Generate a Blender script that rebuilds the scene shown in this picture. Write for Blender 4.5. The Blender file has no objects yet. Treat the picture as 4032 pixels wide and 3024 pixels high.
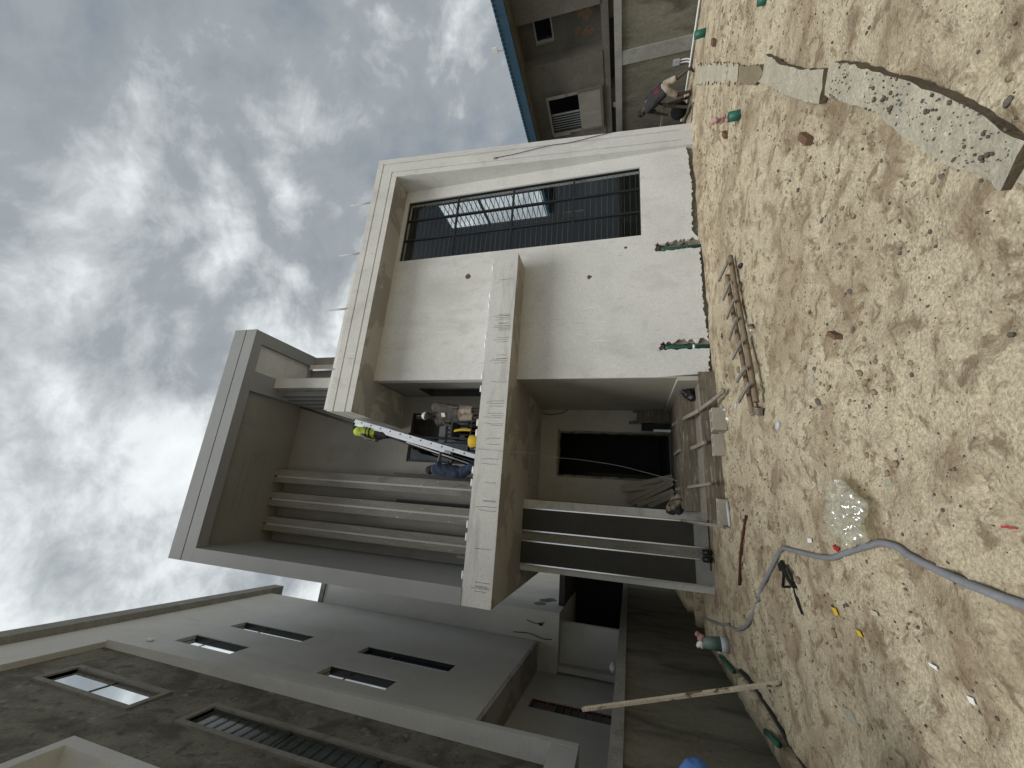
import bpy, bmesh, math, random
import numpy as np
from mathutils import Vector, Matrix, noise as mnoise
random.seed(7); rng = np.random.default_rng(7)
R = math.radians
SC = bpy.context.scene
COL = SC.collection

# ------------------------------------------------------------------ camera
cam = bpy.data.cameras.new('camera'); cam.sensor_width = 36.0; cam.lens = 13.571
cam.clip_start = 0.05; cam.clip_end = 2000
co = bpy.data.objects.new('camera', cam); COL.objects.link(co)
ax = Vector((0.0722, 0.26697, -0.961)); ay = Vector((0.95708, -0.2897, -0.00857)); az = Vector((-0.28069, -0.91913, -0.27643))
co.matrix_world = Matrix(((ax.x, ay.x, az.x, 0), (ax.y, ay.y, az.y, 0), (ax.z, ay.z, az.z, 1.6), (0, 0, 0, 1)))
SC.camera = co
SC.view_settings.view_transform = 'Standard'; SC.view_settings.look = 'None'
SC.view_settings.gamma = 1.0; SC.view_settings.use_curve_mapping = False
SC.view_settings.exposure = 1.12
SC.render.engine = 'CYCLES'
SC.cycles.max_bounces = 6; SC.cycles.diffuse_bounces = 4; SC.cycles.transparent_max_bounces = 10
SC.cycles.use_denoising = True

# ------------------------------------------------------------------ sky: broken overcast
SUN = Vector((-0.22, -0.42, 0.88)).normalized()
W = bpy.data.worlds.new('World'); SC.world = W; W.use_nodes = True
nt = W.node_tree; N = nt.nodes; LK = nt.links
for n in list(N): N.remove(n)
def wn(t, **k):
    n = N.new(t)
    for a, b in k.items(): setattr(n, a, b)
    return n
def wmath(op, a, b=None, clamp=False):
    n = wn('ShaderNodeMath', operation=op, use_clamp=clamp)
    for i, v in enumerate((a, b)):
        if v is None: continue
        if hasattr(v, 'links'): LK.new(v, n.inputs[i])
        else: n.inputs[i].default_value = v
    return n.outputs[0]
tc = wn('ShaderNodeTexCoord'); sep = wn('ShaderNodeSeparateXYZ'); LK.new(tc.outputs['Generated'], sep.inputs[0])
zc = wmath('ADD', wmath('MAXIMUM', sep.outputs[2], 0.0), 1.0)
cmb = wn('ShaderNodeCombineXYZ')
LK.new(wmath('DIVIDE', sep.outputs[0], zc), cmb.inputs[0]); LK.new(wmath('DIVIDE', sep.outputs[1], zc), cmb.inputs[1])
def wnoise(scale, detail, rough, dist, off=(0, 0, 0), warp=None):
    m = wn('ShaderNodeMapping'); m.inputs['Location'].default_value = off
    if warp:
        src = wn('ShaderNodeVectorMath', operation='ADD'); LK.new(cmb.outputs[0], src.inputs[0])
        w_ = wn('ShaderNodeTexNoise'); w_.inputs['Scale'].default_value = warp[0]; w_.inputs['Detail'].default_value = 3; LK.new(cmb.outputs[0], w_.inputs['Vector'])
        sc_ = wn('ShaderNodeVectorMath', operation='SCALE'); LK.new(w_.outputs['Color'], sc_.inputs[0]); sc_.inputs['Scale'].default_value = warp[1]
        LK.new(sc_.outputs[0], src.inputs[1]); LK.new(src.outputs[0], m.inputs[0])
    else: LK.new(cmb.outputs[0], m.inputs[0])
    m.inputs['Rotation'].default_value = (0, 0, 0.6); m.inputs['Scale'].default_value = (1.0, 1.25, 1.0)
    n = wn('ShaderNodeTexNoise'); n.inputs['Scale'].default_value = scale; n.inputs['Detail'].default_value = detail
    n.inputs['Roughness'].default_value = rough; n.inputs['Distortion'].default_value = dist
    LK.new(m.outputs[0], n.inputs['Vector']); return n.outputs[0], m.outputs[0]
n1, _ = wnoise(7.0, 7, 0.62, 0.0, (12.46, 14.84, 0), (5.5, 0.09)); n2, _ = wnoise(2.6, 4, 0.5, 0.0, (15.9, 18.85, 2)); _, vv = wnoise(1, 1, 0.5, 0.0, (4.4, 2.1, 0), (5.0, 0.22))
vor = wn('ShaderNodeTexVoronoi', feature='SMOOTH_F1'); vor.inputs['Scale'].default_value = 15; vor.inputs['Smoothness'].default_value = 1.0; LK.new(vv, vor.inputs['Vector'])
puff = wmath('SUBTRACT', 0.55, vor.outputs['Distance'])
grad = wn('ShaderNodeVectorMath', operation='DOT_PRODUCT'); LK.new(tc.outputs['Generated'], grad.inputs[0]); grad.inputs[1].default_value = (-0.15, 0.04, -0.02)
v = wmath('ADD', wmath('MULTIPLY', n1, 0.66), wmath('ADD', wmath('MULTIPLY', n2, 0.34), wmath('MULTIPLY', puff, 0.14)))
v = wmath('ADD', v, wmath('ADD', grad.outputs['Value'], -0.01))
ramp = wn('ShaderNodeValToRGB'); LK.new(v, ramp.inputs[0]); cr = ramp.color_ramp
cr.elements[0].position = 0.28; cr.elements[0].color = (0.20, 0.225, 0.25, 1)
cr.elements[1].position = 0.76; cr.elements[1].color = (0.80, 0.815, 0.82, 1)
e = cr.elements.new(0.44); e.color = (0.26, 0.285, 0.305, 1)
e = cr.elements.new(0.51); e.color = (0.40, 0.43, 0.445, 1)
e = cr.elements.new(0.58); e.color = (0.60, 0.635, 0.65, 1)
dot = wn('ShaderNodeVectorMath', operation='DOT_PRODUCT'); LK.new(tc.outputs['Generated'], dot.inputs[0]); dot.inputs[1].default_value = SUN
glow = wmath('MULTIPLY', wmath('POWER', wmath('MAXIMUM', dot.outputs['Value'], 0.0), 3.0), 0.12)
gl = wn('ShaderNodeVectorMath', operation='SCALE'); LK.new(ramp.outputs[0], gl.inputs[0]); LK.new(wmath('ADD', glow, 0.94), gl.inputs['Scale'])
bgc = wn('ShaderNodeBackground'); LK.new(gl.outputs[0], bgc.inputs[0]); bgc.inputs[1].default_value = 0.66
sky = wn('ShaderNodeTexSky', sky_type='NISHITA', sun_disc=False)
sky.sun_elevation = math.asin(SUN.z); sky.sun_rotation = math.atan2(SUN.x, SUN.y); sky.altitude = 10; sky.dust_density = 3
bgs = wn('ShaderNodeBackground'); LK.new(sky.outputs[0], bgs.inputs[0]); bgs.inputs[1].default_value = 0.05
mk_ = wn('ShaderNodeMapRange'); LK.new(v, mk_.inputs[0]); mk_.inputs[1].default_value = 0.30; mk_.inputs[2].default_value = 0.42
mk_.inputs[3].default_value = 0.84; mk_.inputs[4].default_value = 1.0
mx = wn('ShaderNodeMixShader'); LK.new(mk_.outputs[0], mx.inputs[0]); LK.new(bgs.outputs[0], mx.inputs[1]); LK.new(bgc.outputs[0], mx.inputs[2])
wo = wn('ShaderNodeOutputWorld'); LK.new(mx.outputs[0], wo.inputs[0])

sl = bpy.data.lights.new('sun', 'SUN'); sl.energy = 1.5; sl.angle = R(32); sl.color = (1.0, 0.985, 0.965)
so = bpy.data.objects.new('sun', sl); COL.objects.link(so)
so.rotation_euler = (-SUN).to_track_quat('-Z', 'Y').to_euler(); so.location = (0, 0, 30)

# ------------------------------------------------------------------ materials
def mat(name, c1, c2, scale=1.6, stretch=(1, 1, 1), rough=0.9, bump=0.15, bscale=45, stain=None, fine=0.25, spec=0.25, metal=0.0, speck=None, bump2=None):
    m = bpy.data.materials.new(name); m.use_nodes = True
    t = m.node_tree; n = t.nodes; L = t.links; b = n['Principled BSDF']
    b.inputs['Roughness'].default_value = rough; b.inputs['Metallic'].default_value = metal
    b.inputs['Specular IOR Level'].default_value = spec
    geo = n.new('ShaderNodeNewGeometry')
    def noi(sc, det, st=(1, 1, 1), ro=0.6, dist=0.0):
        mp = n.new('ShaderNodeMapping'); L.new(geo.outputs['Position'], mp.inputs[0]); mp.inputs['Scale'].default_value = st
        x = n.new('ShaderNodeTexNoise'); x.inputs['Scale'].default_value = sc; x.inputs['Detail'].default_value = det
        x.inputs['Roughness'].default_value = ro; x.inputs['Distortion'].default_value = dist; L.new(mp.outputs[0], x.inputs['Vector']); return x.outputs[0]
    def rng_(x, a, c, lo=0.0, hi=1.0):
        r = n.new('ShaderNodeMapRange'); L.new(x, r.inputs[0]); r.inputs[1].default_value = a; r.inputs[2].default_value = c
        r.inputs[3].default_value = lo; r.inputs[4].default_value = hi; return r.outputs[0]
    def mixc(f, a, c):
        x = n.new('ShaderNodeMix'); x.data_type = 'RGBA'; L.new(f, x.inputs['Factor'])
        for s, q in ((6, a), (7, c)):
            if hasattr(q, 'links'): L.new(q, x.inputs[s])
            else: x.inputs[s].default_value = (*q, 1)
        return x.outputs[2]
    col = mixc(rng_(noi(scale, 6, stretch, 0.65, 0.4), 0.3, 0.7), c1, c2)
    if fine:
        f = rng_(noi(bscale * 1.3, 4), 0.25, 0.75, 1 - fine, 1 + fine)
        h = n.new('ShaderNodeHueSaturation'); L.new(col, h.inputs['Color']); L.new(f, h.inputs['Value']); col = h.outputs[0]
    for s in (stain or ()):
        sc_, (a, c), color, st, amt = s
        col = mixc(rng_(noi(sc_, 5, st, 0.62, 0.5), a, c, 0, amt), col, color)
    if speck:
        vo = n.new('ShaderNodeTexVoronoi'); vo.inputs['Scale'].default_value = speck[0]; L.new(geo.outputs['Position'], vo.inputs['Vector'])
        col = mixc(rng_(vo.outputs['Distance'], speck[1], speck[1] * 0.6, 0, speck[3]), col, speck[2])
    L.new(col, b.inputs['Base Color'])
    if bump:
        bp = n.new('ShaderNodeBump'); bp.inputs['Strength'].default_value = bump; bp.inputs['Distance'].default_value = 0.02
        L.new(noi(bscale, 5, stretch), bp.inputs['Height']); L.new(bp.outputs[0], b.inputs['Normal'])
        if bump2:
            b2 = n.new('ShaderNodeBump'); b2.inputs['Strength'].default_value = 0.5; b2.inputs['Distance'].default_value = 0.04
            L.new(noi(bump2, 7, stretch, 0.6, 0.15), b2.inputs['Height']); L.new(b2.outputs[0], bp.inputs['Normal'])
    return m
def plain(name, c, rough=0.6, metal=0.0, spec=0.4):
    return mat(name, c, tuple(x * 0.86 for x in c), scale=5, rough=rough, metal=metal, bump=0.03, fine=0.06, spec=spec)
def glass(name, tint, gl, rough=0.02, diff=None):
    m = bpy.data.materials.new(name); m.use_nodes = True; t = m.node_tree; n = t.nodes; L = t.links
    n.remove(n['Principled BSDF']); out = n['Material Output']
    tr = n.new('ShaderNodeBsdfTransparent'); tr.inputs[0].default_value = (*tint, 1)
    g = n.new('ShaderNodeBsdfGlossy'); g.inputs['Roughness'].default_value = rough; g.inputs[0].default_value = (0.9, 0.93, 0.95, 1)
    fr = n.new('ShaderNodeFresnel'); fr.inputs[0].default_value = 1.5
    ad = n.new('ShaderNodeMath'); ad.operation = 'ADD'; ad.use_clamp = True; L.new(fr.outputs[0], ad.inputs[0]); ad.inputs[1].default_value = gl
    ge = n.new('ShaderNodeNewGeometry'); iv = n.new('ShaderNodeMath'); iv.operation = 'SUBTRACT'; iv.inputs[0].default_value = 1.0; L.new(ge.outputs['Backfacing'], iv.inputs[1])
    ml = n.new('ShaderNodeMath'); ml.operation = 'MULTIPLY'; L.new(ad.outputs[0], ml.inputs[0]); L.new(iv.outputs[0], ml.inputs[1])
    mx = n.new('ShaderNodeMixShader'); L.new(ml.outputs[0], mx.inputs[0]); L.new(tr.outputs[0], mx.inputs[1]); L.new(g.outputs[0], mx.inputs[2])
    res = mx.outputs[0]
    if diff:
        d = n.new('ShaderNodeBsdfDiffuse'); d.inputs[0].default_value = (*diff[0], 1)
        m2 = n.new('ShaderNodeMixShader'); m2.inputs[0].default_value = diff[1]; L.new(res, m2.inputs[1]); L.new(d.outputs[0], m2.inputs[2]); res = m2.outputs[0]
    L.new(res, out.inputs[0]); return m
M = {}
M['plaster'] = mat('plaster', (0.60, 0.60, 0.575), (0.52, 0.52, 0.497), scale=0.7, bscale=38, bump=0.16, fine=0.16,
                   stain=[(1.3, (0.54, 0.74), (0.40, 0.395, 0.375), (1, 1, 0.35), 0.6), (4, (0.55, 0.72), (0.42, 0.415, 0.395), (1, 1, 0.7), 0.55), (13, (0.65, 0.71), (0.25, 0.245, 0.23), (2.2, 1, 0.3), 0.6), (40, (0.66, 0.72), (0.28, 0.275, 0.26), (1, 1, 0.7), 0.5), (22, (0.70, 0.735), (0.84, 0.84, 0.83), (1.8, 1, 0.4), 0.85)])
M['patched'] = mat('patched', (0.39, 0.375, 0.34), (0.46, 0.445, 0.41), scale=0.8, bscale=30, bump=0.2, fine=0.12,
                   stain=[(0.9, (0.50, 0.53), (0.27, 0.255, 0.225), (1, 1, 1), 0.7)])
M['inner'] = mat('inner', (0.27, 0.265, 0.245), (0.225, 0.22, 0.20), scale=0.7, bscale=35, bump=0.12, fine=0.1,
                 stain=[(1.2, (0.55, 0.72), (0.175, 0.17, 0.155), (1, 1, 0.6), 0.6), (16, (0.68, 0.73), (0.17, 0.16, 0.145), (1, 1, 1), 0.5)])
M['canopy'] = mat('canopy', (0.55, 0.55, 0.525), (0.47, 0.47, 0.45), scale=1.2, bscale=40, bump=0.14, fine=0.15,
                  stain=[(1.5, (0.52, 0.7), (0.33, 0.325, 0.305), (0.6, 1, 3.0), 0.65), (14, (0.66, 0.72), (0.22, 0.215, 0.20), (1, 1, 0.4), 0.5)])
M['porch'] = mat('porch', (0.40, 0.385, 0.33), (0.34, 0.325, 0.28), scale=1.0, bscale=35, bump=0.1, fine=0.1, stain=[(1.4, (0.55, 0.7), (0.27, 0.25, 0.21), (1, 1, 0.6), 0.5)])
M['cool'] = mat('cool', (0.27, 0.28, 0.285), (0.235, 0.245, 0.25), scale=0.8, bscale=40, bump=0.1, fine=0.1,
                stain=[(2.0, (0.6, 0.75), (0.19, 0.195, 0.195), (1, 1, 0.4), 0.4)])
M['neigh'] = mat('neigh', (0.60, 0.605, 0.585), (0.53, 0.535, 0.515), scale=0.8, bscale=30, bump=0.12, fine=0.1,
                 stain=[(1.6, (0.55, 0.75), (0.42, 0.42, 0.40), (1, 1, 0.3), 0.5)])
M['rawwall'] = mat('rawwall', (0.225, 0.215, 0.175), (0.135, 0.127, 0.10), scale=1.6, bscale=18, bump=0.5, fine=0.2,
                   stain=[(1.3, (0.47, 0.62), (0.085, 0.08, 0.06), (1, 1, 0.8), 0.85), (3.6, (0.55, 0.66), (0.075, 0.07, 0.052), (1, 1, 1), 0.75), (11, (0.60, 0.68), (0.05, 0.047, 0.036), (1, 1, 1), 0.75), (4, (0.60, 0.70), (0.33, 0.325, 0.28), (1, 1, 1), 0.55)])
M['surround'] = mat('surround', (0.26, 0.255, 0.23), (0.19, 0.185, 0.165), scale=3, bscale=30, bump=0.2, fine=0.15, stain=[(5, (0.56, 0.68), (0.12, 0.115, 0.10), (1, 1, 1), 0.6)])
M['rawfin'] = mat('rawfin', (0.235, 0.23, 0.20), (0.16, 0.155, 0.135), scale=2.0, stretch=(3, 1, 0.5), bscale=30, bump=0.3, fine=0.15,
                  stain=[(14, (0.66, 0.70), (0.55, 0.55, 0.52), (1.4, 1, 0.7), 0.8), (3, (0.6, 0.7), (0.10, 0.095, 0.08), (1, 1, 0.3), 0.6)])
M['bwall'] = mat('bwall', (0.20, 0.195, 0.15), (0.115, 0.11, 0.085), scale=1.4, stretch=(1, 1, 0.35), bscale=14, bump=0.4, fine=0.2,
                 stain=[(1.9, (0.5, 0.68), (0.055, 0.052, 0.04), (1, 1, 0.28), 0.85), (2.6, (0.58, 0.72), (0.205, 0.20, 0.165), (1, 1, 0.25), 0.75), (8, (0.66, 0.75), (0.03, 0.03, 0.022), (1, 1, 1), 0.6)])
M['coping'] = mat('coping', (0.29, 0.29, 0.27), (0.21, 0.21, 0.19), scale=2.5, bscale=30, bump=0.2, stain=[(4, (0.6, 0.7), (0.12, 0.12, 0.10), (1, 1, 1), 0.5)])
M['rwall'] = mat('rwall', (0.165, 0.157, 0.128), (0.115, 0.108, 0.087), scale=1.5, bscale=25, bump=0.15,
                 stain=[(1.2, (0.52, 0.68), (0.12, 0.11, 0.09), (1, 1, 0.35), 0.7), (6, (0.62, 0.7), (0.14, 0.13, 0.11), (1, 1, 0.5), 0.5)])
M['ptch_w'] = mat('ptch_w', (0.30, 0.29, 0.255), (0.22, 0.21, 0.18), scale=2.5, stretch=(1, 1, 0.3), bscale=30, bump=0.1)
M['exposed'] = mat('exposed', (0.28, 0.19, 0.125), (0.17, 0.11, 0.075), scale=7, bscale=20, bump=0.5)
M['foundation'] = mat('foundation', (0.22, 0.205, 0.165), (0.13, 0.12, 0.097), scale=4, bscale=15, bump=0.7, stain=[(3, (0.6, 0.7), (0.25, 0.23, 0.18), (1, 1, 1), 0.6)])
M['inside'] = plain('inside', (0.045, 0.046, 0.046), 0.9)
M['black'] = plain('black', (0.012, 0.012, 0.013), 0.45)
M['alu_dark'] = plain('alu_dark', (0.018, 0.02, 0.022), 0.35)
M['panel'] = mat('panel', (0.030, 0.029, 0.025), (0.040, 0.038, 0.033), scale=3, rough=0.5, bump=0.02, fine=0.05, spec=0.3, stain=[(4, (0.66, 0.75), (0.08, 0.075, 0.065), (1, 1, 0.5), 0.35)])
M['alu'] = mat('alu', (0.75, 0.76, 0.76), (0.6, 0.61, 0.62), scale=6, rough=0.32, metal=1.0, bump=0.03, fine=0.05, stain=[(22, (0.62, 0.66), (0.12, 0.12, 0.11), (1, 1, 1), 0.8)])
M['trim'] = plain('trim', (0.78, 0.79, 0.80), 0.25, 1.0)
M['strip'] = plain('strip', (0.40, 0.41, 0.41), 0.45)
M['glass'] = glass('glass', (0.95, 0.97, 0.97), 0.02)
M['darkglass'] = glass('darkglass', (0.16, 0.18, 0.19), 0.06)
M['mirror'] = glass('mirror', (0.10, 0.11, 0.12), 0.72)
M['louvre'] = mat('louvre', (0.06, 0.075, 0.068), (0.04, 0.05, 0.046), scale=3, rough=0.2, bump=0.02, fine=0.05, spec=0.5)
M['film'] = glass('film', (0.94, 0.94, 0.88), 0.12, 0.12, ((0.80, 0.80, 0.72), 0.13))
M['wood'] = mat('wood', (0.165, 0.14, 0.105), (0.09, 0.075, 0.055), scale=3, stretch=(0.6, 3, 6), bscale=40, bump=0.3, fine=0.2, stain=[(5, (0.56, 0.66), (0.33, 0.31, 0.26), (0.5, 2, 4), 0.7), (4, (0.6, 0.7), (0.05, 0.042, 0.033), (1, 1, 1), 0.6)])
M['woodgrey'] = mat('woodgrey', (0.235, 0.215, 0.175), (0.165, 0.15, 0.12), scale=3, stretch=(2, 2, 0.5), bscale=40, bump=0.3, fine=0.2, stain=[(9, (0.58, 0.66), (0.09, 0.08, 0.065), (1, 1, 1), 0.7)])
M['pine'] = mat('pine', (0.34, 0.30, 0.235), (0.25, 0.22, 0.17), scale=4, stretch=(3, 3, 0.4), bscale=40, bump=0.15, fine=0.12)
M['bamboo'] = mat('bamboo', (0.19, 0.145, 0.098), (0.125, 0.095, 0.065), scale=6, bscale=40, bump=0.15, fine=0.2, rough=0.7, stain=[(6, (0.6, 0.68), (0.42, 0.36, 0.27), (1, 1, 1), 0.6)])
M['block'] = mat('block', (0.33, 0.31, 0.25), (0.27, 0.25, 0.205), scale=4, bscale=70, bump=0.4, fine=0.25)
M['slab'] = mat('slab', (0.375, 0.345, 0.265), (0.285, 0.26, 0.20), scale=3, bscale=35, bump=0.7, fine=0.25,
                stain=[(2.4, (0.55, 0.68), (0.27, 0.265, 0.225), (1, 1, 1), 0.7), (20, (0.63, 0.70), (0.64, 0.62, 0.53), (1, 1, 1), 0.8), (9, (0.64, 0.70), (0.17, 0.16, 0.13), (1, 1, 1), 0.8)])
M['dirt_shade'] = mat('dirt_shade', (0.12, 0.095, 0.06), (0.07, 0.055, 0.038), scale=6, bscale=30, bump=0.5, fine=0.25)  # dirty slab sides, with the shadow of the edge gap put into the colour
M['galv'] = plain('galv', (0.34, 0.35, 0.36), 0.5)
M['damp'] = mat('damp', (0.20, 0.165, 0.105), (0.15, 0.125, 0.08), scale=4, bscale=30, bump=0.4, fine=0.2)
M['clod'] = mat('clod', (0.25, 0.195, 0.125), (0.165, 0.125, 0.08), scale=5, bump=0, fine=0.2, bscale=40)
M['stone'] = mat('stone', (0.13, 0.115, 0.095), (0.08, 0.07, 0.06), scale=9, bscale=50, bump=0.3, fine=0.2)
M['pebble'] = mat('pebble', (0.115, 0.095, 0.075), (0.06, 0.05, 0.042), scale=14, bump=0, fine=0)
M['palestone'] = mat('palestone', (0.42, 0.38, 0.30), (0.33, 0.29, 0.23), scale=14, bump=0, fine=0)
M['brick'] = mat('brick', (0.15, 0.085, 0.05), (0.10, 0.06, 0.04), scale=9, bscale=40, bump=0.4)
M['green'] = mat('green', (0.022, 0.10, 0.07), (0.018, 0.08, 0.057), scale=4, rough=0.45, bump=0.03, fine=0.06, stain=[(12, (0.62, 0.7), (0.20, 0.18, 0.13), (1, 1, 1), 0.5)])
M['bluepaint'] = mat('bluepaint', (0.042, 0.092, 0.135), (0.03, 0.07, 0.105), scale=1.5, rough=0.5, bump=0.03, fine=0.05)
M['cable'] = mat('cable', (0.20, 0.205, 0.22), (0.155, 0.16, 0.17), scale=7, rough=0.6, bump=0.1, bscale=60, fine=0.1, stain=[(9, (0.6, 0.7), (0.30, 0.26, 0.19), (1, 1, 1), 0.5)])
M['white'] = plain('white', (0.74, 0.74, 0.72), 0.5)
M['greyplastic'] = plain('greyplastic', (0.42, 0.44, 0.46), 0.5)
M['pipebucket'] = plain('pipebucket', (0.13, 0.20, 0.175), 0.5)
M['red'] = plain('red', (0.42, 0.02, 0.025), 0.5)
M['pinkcloth'] = plain('pinkcloth', (0.42, 0.24, 0.22), 0.9)
M['yellow'] = plain('yellow', (0.62, 0.42, 0.03), 0.6)
M['rust'] = mat('rust', (0.085, 0.03, 0.017), (0.05, 0.022, 0.014), scale=12, bump=0.3)
M['chippaint'] = mat('chippaint', (0.52, 0.46, 0.35), (0.40, 0.35, 0.26), scale=5, bump=0.2, stain=[(9, (0.53, 0.58), (0.10, 0.055, 0.03), (1, 1, 0.6), 0.9), (16, (0.62, 0.66), (0.70, 0.67, 0.60), (1, 1, 1), 0.8)])
M['redframe'] = plain('redframe', (0.22, 0.05, 0.03), 0.6)
M['skin'] = mat('skin', (0.050, 0.030, 0.022), (0.040, 0.024, 0.018), scale=6, rough=0.55, bump=0.0, fine=0.05, spec=0.4)
M['hair'] = plain('hair', (0.008, 0.007, 0.006), 0.8)
M['tee'] = mat('tee', (0.105, 0.098, 0.09), (0.075, 0.07, 0.064), scale=6, bump=0.3, bscale=14, fine=0.1)
M['beige'] = mat('beige', (0.34, 0.30, 0.235), (0.25, 0.215, 0.165), scale=7, bump=0.4, bscale=16, fine=0.1)
M['denim'] = mat('denim', (0.035, 0.05, 0.085), (0.025, 0.035, 0.06), scale=7, bump=0.4, bscale=16, fine=0.15, stain=[(11, (0.6, 0.68), (0.13, 0.13, 0.13), (1, 1, 1), 0.6)])
M['blueshirt'] = mat('blueshirt', (0.055, 0.135, 0.33), (0.04, 0.10, 0.26), scale=8, bump=0.4, bscale=18, fine=0.12)
M['charcoal'] = mat('charcoal', (0.03, 0.03, 0.032), (0.022, 0.022, 0.024), scale=6, bump=0.4, bscale=14, fine=0.1)
M['hivis'] = plain('hivis', (0.42, 0.55, 0.06), 0.8)
M['reflect'] = plain('reflect', (0.03, 0.035, 0.03), 0.6)
M['maroon'] = plain('maroon', (0.09, 0.008, 0.016), 0.8)
M['sack'] = mat('sack', (0.24, 0.20, 0.145), (0.17, 0.14, 0.10), scale=5, bump=0.4, bscale=15)
M['sand'] = None

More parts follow.
